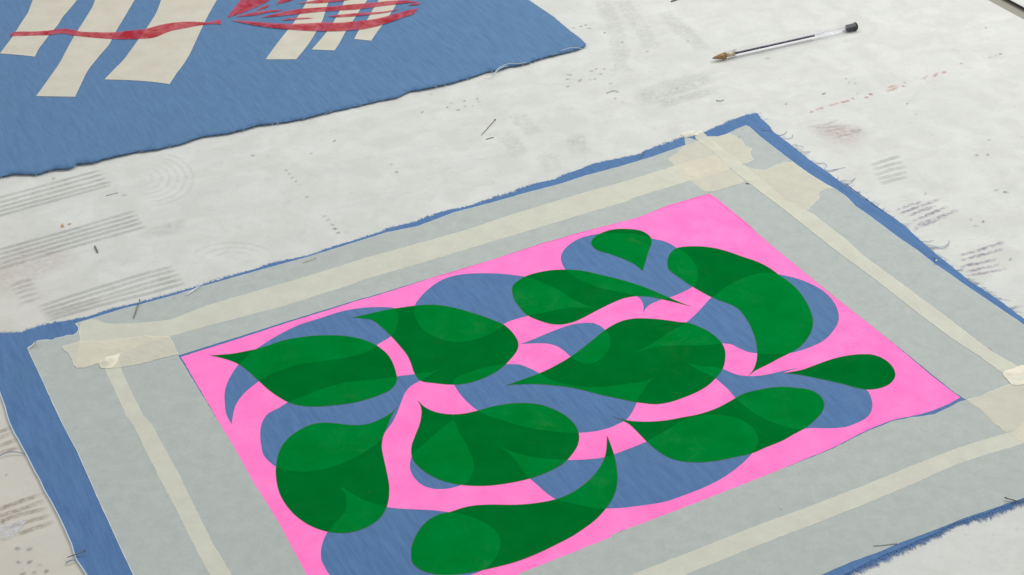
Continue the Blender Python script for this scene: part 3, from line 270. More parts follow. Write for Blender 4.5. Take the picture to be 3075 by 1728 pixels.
def fibre_mat(name, c):
    m = Mat(name); m.base(m.mix(m.noise(900, 2), c, tuple(x * .8 for x in c[:3]) + (1,))); m.rough(.9, .1); return m.m
FIBRE_BLUE = fibre_mat('blue_fibre', srgb(100, 138, 190)); FIBRE_PALE = fibre_mat('pale_fibre', srgb(212, 222, 230)); FIBRE_GREY = fibre_mat('blue_grey_fibre', srgb(140, 158, 184))
FIBRE_DARK = fibre_mat('dark_blue_fibre', srgb(84, 118, 160))

# white table covering: mottled cotton with greyish wash, warmer and darker to one side
m = Mat('table_cotton')
mott = m.noise(34, 8, .62, None, .6); fin = m.noise(420, 3, .6); big = m.noise(6.5, 4, .55); grime = m.noise(90, 6, .7)
c = m.mix(m.ramp(mott, .38, .64), srgb(212, 212, 206), srgb(223, 223, 218))
c = m.mix(m.math('MULTIPLY', m.ramp(big, .45, .72), .22), c, srgb(204, 206, 202))
c = m.mix(m.math('MULTIPLY', m.ramp(grime, .54, .70), .38), c, srgb(194, 197, 191))
wipe = m.noise(30, 6, .7, m.coords((.35, 1.6, 1), math.radians(-22)))
c = m.mix(m.math('MULTIPLY', m.ramp(wipe, .5, .66), .32), c, srgb(202, 205, 202))
dab = m.n('TexVoronoi'); dab.inputs['Scale'].default_value = 75; m.l(m.coords((1, 1.7, 1)), dab.inputs['Vector'])
c = m.mix(m.math('MULTIPLY', m.math('MULTIPLY', m.ramp(dab.outputs['Distance'], .02, .16, (1, 1, 1, 1), (0, 0, 0, 1)), m.ramp(m.noise(28, 2), .55, .62)), .5), c, srgb(186, 188, 184))
c = m.mix(m.math('MULTIPLY', m.ramp(fin, .45, .75), .22), c, srgb(204, 204, 198))
sx = m.n('SeparateXYZ'); m.l(m.tc.outputs['Object'], sx.inputs[0])
mr = m.n('MapRange'); mr.inputs['From Min'].default_value = -.22; mr.inputs['From Max'].default_value = -.48; mr.inputs['To Min'].default_value = 0; mr.inputs['To Max'].default_value = 1
lean = m.math('ADD', m.math('MULTIPLY', sx.outputs['X'], .9), m.math('MULTIPLY', sx.outputs['Y'], .75))
m.l(lean, mr.inputs['Value'])
c = m.mix(m.math('MULTIPLY', mr.outputs[0], .8), c, srgb(208, 198, 182))
m.base(c); m.rough(.92, .12)
nb = m.bump(m.math('ADD', fin, grime), .28, .0006); m.bump(m.noise(22, 4, .55), .12, .003, nb)
TABLE = m.m

def paper_mat():
    m = Mat('grey_newsprint')
    v = m.noise(110, 8, .75, None, .4); fl = m.noise(230, 4, .7, None, 1.2); big = m.noise(9, 3)
    c = m.mix(m.ramp(v, .34, .66), srgb(178, 185, 181), srgb(191, 197, 192))
    c = m.mix(m.math('MULTIPLY', m.ramp(fl, .5, .7), .25), c, srgb(204, 208, 203))
    c = m.mix(m.math('MULTIPLY', m.ramp(m.noise(900, 3, .7), .45, .7), .3), c, srgb(166, 172, 168))
    c = m.mix(m.math('MULTIPLY', m.ramp(big, .42, .7), .25), c, srgb(178, 182, 176))
    m.base(c); m.rough(.8, .2); nb = m.bump(fl, .12, .0005); nb = m.bump(m.noise(15, 3, .5), .3, .0025, nb); m.bump(m.noise(6, 2, .5), .5, .007, nb)
    return m.m
PAPER = paper_mat()
def tape_mat(name, col, alpha, wr=.06):
    m = Mat(name)
    v = m.noise(80, 6, .65, None, .3); cr = m.noise(500, 3, .6, m.coords((1, 3, 1), .4)); blot = m.noise(24, 4)
    c = m.mix(m.ramp(v, .35, .68), col, tuple(min(1, x * 1.1) for x in col[:3]) + (1,))
    c = m.mix(m.math('MULTIPLY', m.ramp(blot, .5, .7), .3), c, srgb(228, 218, 204))
    m.base(c); m.rough(.6, .25); nb = m.bump(cr, .15, .0003); nb = m.bump(m.noise(40, 3), .2, .0012, nb); m.bump(m.ramp(m.noise(26, 3, .6, m.coords((.5, 2.4, 1), .5), .8), .46, .54), wr, .0009, nb); m.alpha(alpha)
    return m.m
TAPE = tape_mat('cream_tape', srgb(229, 228, 210), .72)
TAPE_PIECE = tape_mat('cream_tape_piece', srgb(240, 234, 213), .56, .3)
TAPE_THICK = tape_mat('cream_tape_folded', srgb(238, 233, 212), .96, .3)

def ink_mat(name, c0, c1, spots=0.0, spotc=None, emit=None, rough=.75):
    m = Mat(name)
    a = m.noise(45, 6, .6); f_ = m.noise(500, 3, .6)
    c = m.mix(m.ramp(a, .35, .68), c0, c1)
    c = m.mix(m.math('MULTIPLY', m.ramp(f_, .5, .75), .12), c, c0)
    if spots:
        s = m.noise(55, 8, .78, None, .5); mask = m.noise(13, 2, .5)
        k = m.math('MULTIPLY', m.ramp(s, .50, .64), m.ramp(mask, .46, .64))
        pin = m.noise(900, 2, .5); k = m.math('MAXIMUM', k, m.math('MULTIPLY', m.ramp(pin, .68, .74), .4))
        c = m.mix(m.math('MULTIPLY', k, spots), c, spotc)
    wv = m.noise(420, 3, .6, m.coords((.2, 2.2, 1), -WARP)); wf = m.noise(380, 3, .6, m.coords((2.2, .25, 1), -WARP))   # ink sunk into the weave
    c = m.mix(m.math('MULTIPLY', m.math('MULTIPLY', m.ramp(wv, .4, .7), m.ramp(wf, .35, .7)), .16), c, (c0[0] * .62, c0[1] * .62, c0[2] * .62, 1))
    m.base(c); m.rough(rough, 0.0)
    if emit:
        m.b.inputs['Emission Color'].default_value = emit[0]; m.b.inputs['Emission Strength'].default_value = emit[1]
    m.bump(f_, .15, .0003)
    return m.m
PINK = ink_mat('fluorescent_pink_ink', srgb(255, 124, 196), srgb(255, 140, 207), .6, srgb(252, 104, 184), ((1.0, .16, .5, 1), .14), .85)  # the emission is an added faint glow that brightens the pink
PINK_SHADE = ink_mat('deep_pink_ink', srgb(246, 92, 178), srgb(250, 112, 192), 0, None, None, .85)
GREEN_DARK = ink_mat('green_ink_over_pink', srgb(0, 108, 40), srgb(0, 116, 47), .35, srgb(34, 116, 48))
GREEN_BRIGHT = ink_mat('green_ink_over_blue', srgb(0, 124, 46), srgb(0, 133, 57), .42, srgb(52, 136, 74))
CREAM = ink_mat('cream_discharge_print', srgb(206, 200, 184), srgb(214, 209, 195), .25, srgb(196, 192, 178), None, .9)
def red_mat():
    m = Mat('translucent_red_ink')
    a = m.noise(62, 6, .72, None, .8)
    c = m.mix(m.ramp(a, .40, .62), srgb(180, 18, 42), srgb(214, 92, 108))
    m.base(c); m.rough(.7, .2)
    m.alpha(m.math('MULTIPLY', m.ramp(a, .3, .75, (1, 1, 1, 1), (.6, .6, .6, 1)), .9))
    return m.m
RED = red_mat()

def stain_mat(name, col, strength, gate=(.3, .62)):
    m = Mat(name)
    at = m.n('Attribute'); at.attribute_name = 'fade'
    n1 = m.ramp(m.noise(260, 5, .7), *gate); n2 = m.ramp(m.noise(40, 4, .6), .25, .65)
    k = m.math('MULTIPLY', m.math('MULTIPLY', at.outputs['Fac'], strength), m.math('MULTIPLY', n1, m.math('ADD', m.math('MULTIPLY', n2, .6), .4)))
    m.base(col); m.rough(.95, .05); m.alpha(k)
    return m.m

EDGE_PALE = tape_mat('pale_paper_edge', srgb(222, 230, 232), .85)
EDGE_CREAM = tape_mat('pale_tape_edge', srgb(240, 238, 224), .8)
RIM = ink_mat('ink_rim_brown', srgb(96, 84, 58), srgb(128, 72, 70), 0, None, None, .85)
def simple(name, col, rough=.5, metal=0.0, spec=.5, var=.85):
    m = Mat(name); m.base(m.mix(m.noise(140, 4), col, tuple(x * var for x in col[:3]) + (1,)))
    m.rough(rough, spec); m.b.inputs['Metallic'].default_value = metal; return m.m
STEEL = simple('dull_steel', srgb(188, 190, 190), .42, .1)
STEEL_DARK = simple('dark_steel', srgb(112, 110, 112), .45, .1)
STEEL_BRIGHT = simple('shiny_steel', srgb(236, 238, 238), .3, .25, 1.0, .97)
BRASS = simple('brass', srgb(152, 124, 84), .45, .3)
INK = simple('dark_ink', srgb(46, 38, 72), .4)
PLUG = simple('black_plastic', srgb(52, 56, 60), .35)
WHITE_PLASTIC = simple('white_plastic', srgb(238, 236, 228), .25)
LEDGE = simple('grey_ledge', srgb(158, 154, 143), .7); TRIM = simple('brown_trim', srgb(122, 106, 90), .6)

def clear_mat():
    m = Mat('clear_plastic'); nt = m.nt; nt.nodes.remove(m.b)
    lw = m.n('LayerWeight'); lw.inputs['Blend'].default_value = .5
    tr = m.n('BsdfTransparent'); m.l(m.mix(m.math('POWER', lw.outputs['Facing'], 1.5), (.955, .955, .965, 1), (.86, .86, .89, 1)), tr.inputs['Color'])
    gl = m.n('BsdfGlossy'); gl.inputs['Roughness'].default_value = .22; gl.inputs['Color'].default_value = (.8, .8, .82, 1)
    b = m.n('MixShader'); m.l(m.math('ADD', m.math('MULTIPLY', lw.outputs['Fresnel'], .09), m.math('MULTIPLY', m.noise(120, 3), .03)), b.inputs[0]); m.l(tr.outputs[0], b.inputs[1]); m.l(gl.outputs[0], b.inputs[2])
    m.l(b.outputs[0], m.out.inputs['Surface']); return m.m
CLEAR = clear_mat()

# ------------------------------------------------------------------ table and its stains
e0, e1 = V2(DATA['edge'][0]), V2(DATA['edge'][1])
ed = (e1 - e0).normalized(); en = Vector((-ed.y, ed.x))
if en.dot(Vector((0, 0)) - e0) > 0: en = -en            # points away from the table, past its edge
def strip(name, o, w0, w1, z0, z1, mat, L0=-2.0, L1=2.6):
    bm = bmesh.new(); N = 40
    A = [o + ed * (L0 + (L1 - L0) * i / N) for i in range(N + 1)]
    r0 = [bm.verts.new((p.x + en.x * w0, p.y + en.y * w0, z0)) for p in A]; r1 = [bm.verts.new((p.x + en.x * w1, p.y + en.y * w1, z1)) for p in A]
    for i in range(N): bm.faces.new((r0[i], r0[i + 1], r1[i + 1], r1[i]))
    return bm, r0, r1, N
bm, r0, r1, N = strip('table', e0, 0, -2.6, 0, 0, TABLE)
# rounded near edge of the covering that turns down over the side
prev = r0
for k, (w, z) in enumerate(((.0012, -.0004), (.002, -.0016), (.002, -.02))):
    ring = [bm.verts.new((v.co.x + en.x * w, v.co.y + en.y * w, z)) for v in r0]
    for i in range(N): bm.faces.new((prev[i], ring[i], ring[i + 1], prev[i + 1]))
    prev = ring
table = tag(bm_obj('table_surface', bm, TABLE), 'white stained cotton-covered printing table that everything lies on', 'table', None, 'structure')
if table.data.polygons[0].normal.z < 0: table.data.flip_normals()

t0, t1 = V2(DATA['trim'][0]), V2(DATA['edge2'][0])
gap = (t0 - e0).dot(en); gap2 = (t1 - e0).dot(en)
bm, r0, r1, N = strip('ledge', e0, .0022, max(gap, .006), -.004, -.004, LEDGE)
tag(bm_obj('table_ledge', bm, LEDGE), 'grey ledge running along the far edge of the white table', 'ledge', None, 'structure')
bm, r0, r1, N = strip('neighbour', e0, gap2, gap2 + .8, 0, 0, TABLE)
ntab = bm_obj('neighbouring_table', bm, TABLE); tag(ntab, 'second white covered table beyond the grey ledge', 'table', None, 'structure')
bm, r0, r1, N = strip('trim', e0, gap, gap2 - .0002, -.0042, -.0006, TRIM)
link_trim = bm_obj('edge_trim', bm, TRIM, ntab); link_trim['label'] = 'brown edge strip'

stain_z = [0.00012]
def stroke_mesh(bm, lay, pts, width, taper=True, strength=1.0, dz=3e-6, jitter=0.0):
    """soft-edged printed stroke: fades to nothing at both edges"""
    z = stain_z[0]; stain_z[0] += dz
    P = [V2(p) for p in pts]
    Q = []
    for a, b in zip(P, P[1:]):
        k = max(1, int((b - a).length / .003))
        for j in range(k): Q.append(a + (b - a) * j / k)
    Q.append(P[-1]); n = len(Q); rows = []
    for i, p in enumerate(Q):
        d = (Q[min(i + 1, n - 1)] - Q[max(i - 1, 0)]).normalized(); nr = Vector((-d.y, d.x))
        e = 1.0
        if taper: e = min(1, i / 1.5, (n - 1 - i) / 1.5) if n > 3 else 1
        w = width * (1 + jitter * noise.noise(Vector((p.x * 300, p.y * 300, 3))))
        row = []
        for s, al in ((-.5, 0), (-.32, 1), (.32, 1), (.5, 0)):
            v = bm.verts.new((p.x + nr.x * w * s, p.y + nr.y * w * s, z)); v[lay] = al * e * strength; row.append(v)
        rows.append(row)
    for a, b in zip(rows, rows[1:]):
        for k in range(3): bm.faces.new((a[k], b[k], b[k + 1], a[k + 1]))

def blob_mesh(bm, lay, c, rx, ry, rot, strength, dz=3e-6, soft=.55):
    z = stain_z[0]; stain_z[0] += dz; n = 12; cen = bm.verts.new((c.x, c.y, z)); cen[lay] = strength; r1 = []; r2 = []
    for k in range(n):
        a = 2 * math.pi * k / n; q = 1 + .3 * random.uniform(-1, 1)
        x, y = rx * q * math.cos(a), ry * q * math.sin(a)
        x, y = x * math.cos(rot) - y * math.sin(rot), x * math.sin(rot) + y * math.cos(rot)
        v = bm.verts.new((c.x + x * soft, c.y + y * soft, z)); v[lay] = strength; r1.append(v)
        v = bm.verts.new((c.x + x, c.y + y, z)); v[lay] = 0; r2.append(v)
    for k in range(n):
        j = (k + 1) % n
        bm.faces.new((cen, r1[k], r1[j])); bm.faces.new((r1[k], r2[k], r2[j], r1[j]))

def stain(name, label, mat, build):
    bm = bmesh.new(); lay = bm.verts.layers.float.new('fade')
    build(bm, lay)
    me = bpy.data.meshes.new(name); bm.to_mesh(me); bm.free()
    o = link(name, me, mat, table); o['label'] = label; return o

def patch_mesh(bm, lay, pts, strength, inset=.35):
    """soft patch: full strength inside, fading to its outline"""
    P = ccw(smooth_closed(pts, .004)); z = stain_z[0]; stain_z[0] += 3e-6
    c = sum(P, Vector((0, 0))) / len(P); cen = bm.verts.new((c.x, c.y, z)); cen[lay] = strength; a = []; b = []
    for p in P:
        q = p + (c - p) * inset
        v = bm.verts.new((q.x, q.y, z)); v[lay] = strength; a.append(v)
        v = bm.verts.new((p.x, p.y, z)); v[lay] = 0; b.append(v)
    for k in range(len(P)):
        j = (k + 1) % len(P)
        bm.faces.new((cen, a[k], a[j])); bm.faces.new((a[k], b[k], b[j], a[j]))

def strokes(key, w, s=1.0, jit=.25):
    def f(bm, lay):
        for p in DATA[key]: stroke_mesh(bm, lay, p, w, True, s, jitter=jit)
    return f
stain('smear_stain', 'broad faint grey wipe marks', stain_mat('grey_smear', srgb(188, 190, 186), .34), lambda bm, lay: ([stroke_mesh(bm, lay, p, .018, True, .55, jitter=.6) for p in DATA['smears']], [patch_mesh(bm, lay, p, .8, .3) for p in DATA['smear_block'][:2]], [patch_mesh(bm, lay, DATA['smear_block'][3], .6, .5)]))
stain('blush_stain', 'faint pinkish blotch', stain_mat('pink_blush', srgb(214, 192, 184), .5), lambda bm, lay: (patch_mesh(bm, lay, DATA['smear_block'][2], .8, .6), [blob_mesh(bm, lay, V2(DATA['st_grey'][7][0]) + Vector((.02, -.012)), .06, .03, .5, .5)]))
stain('stripe_stain', 'rows of faded grey printed stripes', stain_mat('grey_ghost_ink', srgb(156, 158, 152), .30, (.1, .55)), strokes('st_grey', .0044, 1.0, .1))
stain('pale_stripe_stain', 'very pale grey printed stripes by the right edge of the cloth', stain_mat('pale_ghost_ink', srgb(180, 184, 178), .34, (.1, .55)), strokes('st_pale', .0050, 1.0, .3))
stain('arc_stain', 'faint concentric printed arcs', stain_mat('faint_grey_ink', srgb(188, 194, 190), .2), strokes('arcs', .0030, .8, .6))
stain('brown_stripe_stain', 'brownish faded stripes', stain_mat('brown_ghost_ink', srgb(166, 154, 136), .62), strokes('st_brown', .0040))
stain('purple_stripe_stain', 'broken purple printed stripes', stain_mat('purple_ghost_ink', srgb(150, 134, 166), .56, (.38, .6)), strokes('st_purple', .0034, 1.0, .8))
stain('rose_stripe_stain', 'brownish pink smudged stripes', stain_mat('rose_ghost_ink', srgb(186, 170, 168), .34), strokes('st_rose', .0036))
stain('red_dash_stain', 'dotted line of reddish dabs', stain_mat('red_ghost_ink', srgb(214, 160, 148), .78), strokes('st_red', .0036, 1.0, .9))
stain('orange_stain', 'small orange triangular dab', stain_mat('orange_dab', srgb(206, 150, 84), 1.6), lambda bm, lay: [patch_mesh(bm, lay, p, 1.0, .25) for p in DATA['orange']])
stain('paint_smear', 'whitish dried paint smear', stain_mat('white_smear', srgb(226, 226, 230), 1.1), lambda bm, lay: [patch_mesh(bm, lay, p, .9, .25) for p in DATA['white_smear']])
def specks(bm, lay):
    for p in DATA['specks']:
        blob_mesh(bm, lay, V2(p), random.uniform(.0010, .0024), random.uniform(.0008, .0014), random.uniform(-.3, .9), random.uniform(.4, .85))
    for _ in range(240):
        blob_mesh(bm, lay, Vector((random.uniform(-.45, .5), random.uniform(-.32, .5))), random.uniform(.0006, .0018), random.uniform(.0005, .001), random.uniform(0, 3), random.uniform(.08, .28))
stain('ink_speck', 'scattered small grey ink specks', stain_mat('dark_grey_speck', srgb(126, 126, 128), 1.0), specks)['kind'] = 'stuff'

# ------------------------------------------------------------------ frayed edges
def fringe(name, line, parent, mat, per_m, length, spread, z, r=.00013, side=1, lift=.0004, label=None, rnd=1.0, hf=None):
    """short loose fibres standing out from a cut edge"""
    bm = bmesh.new()
    tot = [0]
    for a, b in zip(line, line[1:]): tot.append(tot[-1] + (b - a).length)
    n = int(tot[-1] * per_m); i = 0
    for s in sorted(random.uniform(0, tot[-1]) for _ in range(n)):
        while i < len(line) - 2 and tot[i + 1] < s: i += 1
        a, b = line[i], line[i + 1]; d = (b - a).normalized(); p = a + d * (s - tot[i]); nr = Vector((-d.y, d.x)) * side
        dens = .6 + .8 * noise.noise(Vector((p.x * 55, p.y * 55, 1)))
        L = length * (.35 + 1.1 * random.random() ** 1.6) * max(.25, dens + .3)
        ang = random.gauss(0, spread); dr = (nr * math.cos(ang) + d * math.sin(ang))
        bend = random.uniform(-1, 1) * .5 * rnd
        zz = z + random.uniform(0, lift) + (hf(p.x, p.y) if hf else 0)
        q = [Vector((p.x - nr.x * .0006, p.y - nr.y * .0006, zz))]
        for k in (1, 2, 3):
            t = k / 3; o = p + dr * L * t + d * bend * L * t * t
            q.append(Vector((o.x, o.y, max(.0002, zz + lift * random.uniform(-.3, .8) - t * z * .7))))
        prev = None
        for k, v in enumerate(q):
            t = q[min(k + 1, 3)] - q[max(k - 1, 0)]; u = Vector((-t.y, t.x, 0)).normalized() * r * (1.3, 1.2, .9, .4)[k]
            pr = (bm.verts.new(v + u), bm.verts.new(v - u))
            if prev: bm.faces.new((prev[0], pr[0], pr[1], prev[1]))
            prev = pr
    o = bm_obj(name, bm, mat, parent); o['kind'] = 'stuff'
    if label: o['label'] = label
    return o

def thread_obj(name, pts, r, z, mat, parent=None, arch=0.0):
    P = [V2(p) for p in pts]
    # smooth the polyline
    Q = []
    for i in range(len(P) - 1):
        p0 = P[i - 1] if i else P[i] * 2 - P[i + 1]; p3 = P[i + 2] if i + 2 < len(P) else P[i + 1] * 2 - P[i]
        for j in range(5):
            t = j / 5
            Q.append(.5 * ((2 * P[i]) + (P[i + 1] - p0) * t + (2 * p0 - 5 * P[i] + 4 * P[i + 1] - p3) * t * t + (3 * P[i] - p0 - 3 * P[i + 1] + p3) * t ** 3))
    Q.append(P[-1]); n = len(Q); c = Q[0]
    pts3 = [Vector((p.x - c.x, p.y - c.y, z + r + arch * math.sin(math.pi * i / (n - 1)))) for i, p in enumerate(Q)]
    bm = bmesh.new(); tube(bm, pts3, [r * (1 - .55 * max(0, i / (n - 1) - .5)) for i in range(n)], 5)
    o = bm_obj(name, bm, mat, parent); o.location = (c.x, c.y, 0); return o

def ribbon(name, pts, w, z, mat, parent, jag=0.0, seed=0.0):
    bm = bmesh.new(); L_ = open_line(pts, .0015, jag, seed); pv = None
    for i, p in enumerate(L_):
        d = (L_[min(i + 1, len(L_) - 1)] - L_[max(i - 1, 0)]).normalized(); k = w * (.7 + .6 * noise.noise(Vector((p.x * 200, p.y * 200, seed))))
        pr = (bm.verts.new((p.x - d.y * k, p.y + d.x * k, z)), bm.verts.new((p.x + d.y * k, p.y - d.x * k, z + 2e-6)))
        if pv: bm.faces.new((pv[0], pr[0], pr[1], pv[1]))
        pv = pr
    return bm_obj(name, bm, mat, parent)

# ------------------------------------------------------------------ upper cloth with cream stripes and red print
upper = thing('printed_cloth', 'blue cloth printed with cream stripes and a red ribbon, lying at the back left', 'cloth', 'printed blue cloths')
ub = open_line(DATA['up_edges'][0], .002, .0007, 1.0); ur = open_line(DATA['up_edges'][1], .003, .0003, 2.0)
uP = ub[:-1] + ur[:-1] + open_line(DATA['up_edges'][2], .03)[:-1] + open_line(DATA['up_edges'][3], .03)[:-1]
ub_c = ub[::4] + [ub[-1]]
def up_h(x, y):
    p = Vector((x, y)); d = seg_dist(p, ub_c)
    w = noise.noise(Vector((x * 26, y * 26, 5))) * .5 + .5; w2 = noise.noise(Vector((x * 70, y * 70, 9))) * .5 + .5
    lift = .0002 + .0013 * w * w + .0005 * w2
    return lift * math.exp(-(d / .016) ** 2) + .0008 * (noise.noise(Vector((x * 9, y * 9, 2))) * .5 + .5)
sheet('cloth', uP, .0009, BLUE_UP, upper, .0075, up_h, .00045)
def flat_up(dz): return lambda x, y: up_h(x, y)
for s in DATA['stripes']:
    sheet('cream_stripe', smooth_closed(s), .00115, CREAM, upper, .0075, flat_up(0))
o = sheet('red_ribbon', smooth_closed(DATA['ribbon']), .0014, RED, upper, .006, flat_up(0)); o['label'] = 'wavering red ribbon line printed across three cream stripes'
for i, s in enumerate(DATA['brush']):
    sheet('brush_mark', smooth_closed(s), .0014 + i * 4e-5, RED, upper, .006, flat_up(0))
lift_ub = [p for p in ub]
fringe('frayed_edge', lift_ub, upper, FIBRE_DARK, 1000, .0012, .7, .0006, .00013, -1, .0002, 'dark frayed lower edge', 1.0, up_h)
fringe('frayed_edge', ur, upper, FIBRE_PALE, 900, .0016, .6, .0009, .00012, -1, .0004, 'pale frayed right edge')
for t in DATA['threads'][3:6]:
    o = thread_obj('thread', t, .00030, .0022, FIBRE_PALE, upper, .0012); o['label'] = 'white thread trailing from the edge'

# ------------------------------------------------------------------ lower cloth: bare blue shapes, pink ground and green leaves
lower = thing('printed_cloth', 'blue cloth with a pink rectangle of green leaf shapes, under the grey paper frame', 'cloth', 'printed blue cloths')
le = [open_line(DATA['low_edges'][0], .0022, .0007, 3.0), open_line(DATA['low_edges'][1], .003, .0005, 4.0), open_line(DATA['low_edges'][2], .003, .0006, 5.0), open_line(DATA['low_edges'][3], .003, .0004, 6.0)]
lP = le[0][:-1] + le[1][:-1] + le[2][:-1] + le[3][:-1]
sheet('cloth', lP, .00112, BLUE_LO, lower, .02, None, .0006, False)
pinkP = smooth_closed(DATA['pink']); pinkP = [p + Vector((noise.noise(Vector((p.x * 300, p.y * 300, 0))), noise.noise(Vector((p.x * 300, p.y * 300, 7))))) * .0004 for p in pinkP]
blueP = [smooth_closed(b) for b in DATA['blues']]
o = sheet('pink_ground', pinkP, .00116, PINK, lower, None, None, 0, False, blueP, lambda s: 0 if s == {0} else None)
o['label'] = 'flat fluorescent pink print with leaf-shaped openings of bare blue cloth'
bm = bmesh.new(); Lr = open_line(DATA['ridge'], .002)  # darker ribbon paints the shadow line of the paper step under the ink
pv = None
for i, p in enumerate(Lr):
    d = (Lr[min(i + 1, len(Lr) - 1)] - Lr[max(i - 1, 0)]).normalized(); w_ = .00030 + .00022 * noise.noise(Vector((p.x * 260, p.y * 260, 4)))
    pr = (bm.verts.new((p.x - d.y * w_, p.y + d.x * w_, .00118)), bm.verts.new((p.x + d.y * w_, p.y - d.x * w_, .00118)))
    if pv: bm.faces.new((pv[0], pr[0], pr[1], pv[1]))
    pv = pr
o = bm_obj('ink_ridge', bm, PINK_SHADE, lower); o['label'] = 'darker pink line along the far border, a painted shadow line where the ink ran over the paper edge'
leaf_notes = ['leaf print nearest the left corner of the pink', 'leaf print with its tip on the upper pink border', 'leaf print tapering to the right in the upper middle', 'small heart-like drop print nearest the far edge', 'large hooked leaf print on the right', 'largest pointed leaf print in the centre', 'small plain drop print at the right', 'long leaf print at the lower right', 'broad leaf print at the lower centre', 'rounded leaf print at the lower left', 'comma-shaped leaf print nearest the camera']
for lf, nt_ in zip(DATA['leaves'], leaf_notes):
    o = sheet('leaf_print', smooth_closed(lf), .00119, [GREEN_DARK, GREEN_BRIGHT], lower, None, None, 0, False, blueP, lambda s: 1 if len(s) > 1 else 0)
    o['label'] = 'green ' + nt_
    rim = smooth_closed(lf)
    rb = ribbon('ink_rim', [(p.x * 1000, p.y * 1000) for p in rim + rim[:1]], .00011, .00120, RIM, o, 0, 5.0)
fringe('frayed_edge', le[0], lower, FIBRE_BLUE, 4600, .0026, .38, .0007, .00015, 1, .0003, 'fuzzy far edge')
fringe('frayed_edge', le[1], lower, FIBRE_BLUE, 1100, .0013, .7, .0007, .00010, 1, .0002, 'sparsely frayed right edge')
fringe('frayed_edge', le[2], lower, FIBRE_BLUE, 6000, .0042, .45, .0007, .00012, 1, .0003, 'fuzzy near edge')
fringe('loose_fibres', le[1], lower, FIBRE_GREY, 190, .0075, .8, .0006, .00015, 1, .0003, 'longer loose threads along the right edge')
fringe('loose_fibres', lift_ub, upper, FIBRE_PALE, 70, .0060, 1.2, .0006, .00009, -1, .0003, 'a few pale loose threads along the lower edge', 1.6, up_h)
# selvedge: pale cord along the left edge
bm = bmesh.new(); L = [p for p in le[3]][::2]
tube(bm, [Vector((p.x, p.y, .0008)) for p in L], [.0005] * len(L), 6)
o = bm_obj('selvedge', bm, FIBRE_PALE, lower); o['label'] = 'pale selvedge along the left edge'
for t in DATA['frays']:
    thread_obj('thread', t, .00016, .0002, FIBRE_GREY, lower, .0004)
for t in DATA['threads'][6:8]:
    thread_obj('thread', t, .00028, .0004, FIBRE_GREY, lower, .0012)

# ------------------------------------------------------------------ paper frame and its tapes
frame = thing('paper_mask', 'grey paper frame with cream tape, masking the cloth around the pink print', 'paper mask')
def wob(x, y): return .00012 * noise.noise(Vector((x * 40, y * 40, 1)))
def off_ok(P, jag, seed): return poly(P, .0025, jag, seed)
for i, p in enumerate(DATA['paper']):
    sheet('paper_strip', off_ok(p, .0003, i * 3.1), .00126, PAPER, frame, None, None, .00010, False)
for k_, w_ in (('edge_top', .00022), ('edge_right', .00020), ('edge_left', .00026), ('edge_torn', .00042)):  # thin pale ribbons paint a highlight along the paper edges
    o = ribbon('paper_edge', DATA[k_], w_, .00129, EDGE_PALE, frame, .0002 if k_ == 'edge_torn' else 0, 3.0); o['label'] = 'pale painted highlight on the torn edge of the paper' if k_ == 'edge_torn' else 'pale painted highlight on the cut edge of the paper'
bm = bmesh.new(); fp = [V2(p) for p in DATA['paper_flap']]; zs = (.0016, .0017, .005, .0055, .003)
bm.faces.new([bm.verts.new((p.x, p.y, z)) for p, z in zip(fp, zs)])
o = bm_obj('paper_flap', bm, TAPE_THICK, frame); o['label'] = 'turned-up torn corner of the paper'
names = {'top': 'long far tape', 'left': 'long left tape', 'right': 'long right tape', 'bottom': 'long near tape', 'tl_corner': 'torn left corner piece', 'tr_corner': 'torn back corner piece', 'tr_side': 'wide torn piece by the right edge', 'tr_under': 'short piece inside the back corner', 'br_corner': 'wide piece at the right corner', 'br_over': 'small overlapping piece at the right corner', 'overhang': 'end that sticks out past the cloth'}
for i, (nm, layer, p) in enumerate(DATA['tapes']):
    jag = .0008 if 'corner' in nm or 'side' in nm else .0004
    o = sheet('tape_strip', poly(p, .0018, jag, i * 2.3), .00129 + .00004 * layer + .000004 * i + (.00022 if nm == 'tl_corner' else 0), TAPE_PIECE if ('corner' in nm or 'tr_' in nm or nm in ('overhang', 'br_over')) else TAPE, frame, None, None, 0, False)
    o['label'] = 'cream tape, ' + names[nm]
    if nm in DATA['torn']:  # pale ribbon paints the highlight along a torn tape end
        e_ = ribbon('tape_edge', DATA['torn'][nm], .00026, .00131 + .00004 * layer + .000004 * i + (.00022 if nm == 'tl_corner' else 0), EDGE_CREAM, frame, .0003, i * 2.3); e_['label'] = 'pale painted highlight on the torn tape end'
def crumple(name, pts, h, seed, label, ang):
    """tape end rucked up into a few long sharp folds"""
    P = smooth_closed(pts, .002); B = open_line(pts + pts[:1], .002); ca, sa = math.cos(ang), math.sin(ang)
    def hf(x, y):
        d = seg_dist(Vector((x, y)), B); u = x * ca + y * sa; v = -x * sa + y * ca
        q = v * 150 + seed + 1.2 * noise.noise(Vector((x * 60, y * 60, seed)))
        fold = abs((q % 2) - 1)
        return min(1, d / .0035) * h * (.25 + .6 * fold + .35 * noise.noise(Vector((u * 90, v * 240, seed))))
    o = sheet(name, P, .0016, TAPE_THICK, frame, .0011, hf, .00015, False); o['label'] = label
    return o
crumple('tape_crumple', DATA['curl_tl'], .0040, 2.0, 'crumpled tape end at the left corner', .75)
crumple('tape_crumple', DATA['curl_br'], .0020, 6.0, 'lifted puckered tape at the right corner', .3)
o = ribbon('pen_scribble', DATA['scribble'], .00018, .00136, RED, frame); o['label'] = 'tiny red pen scribble on the right paper strip'
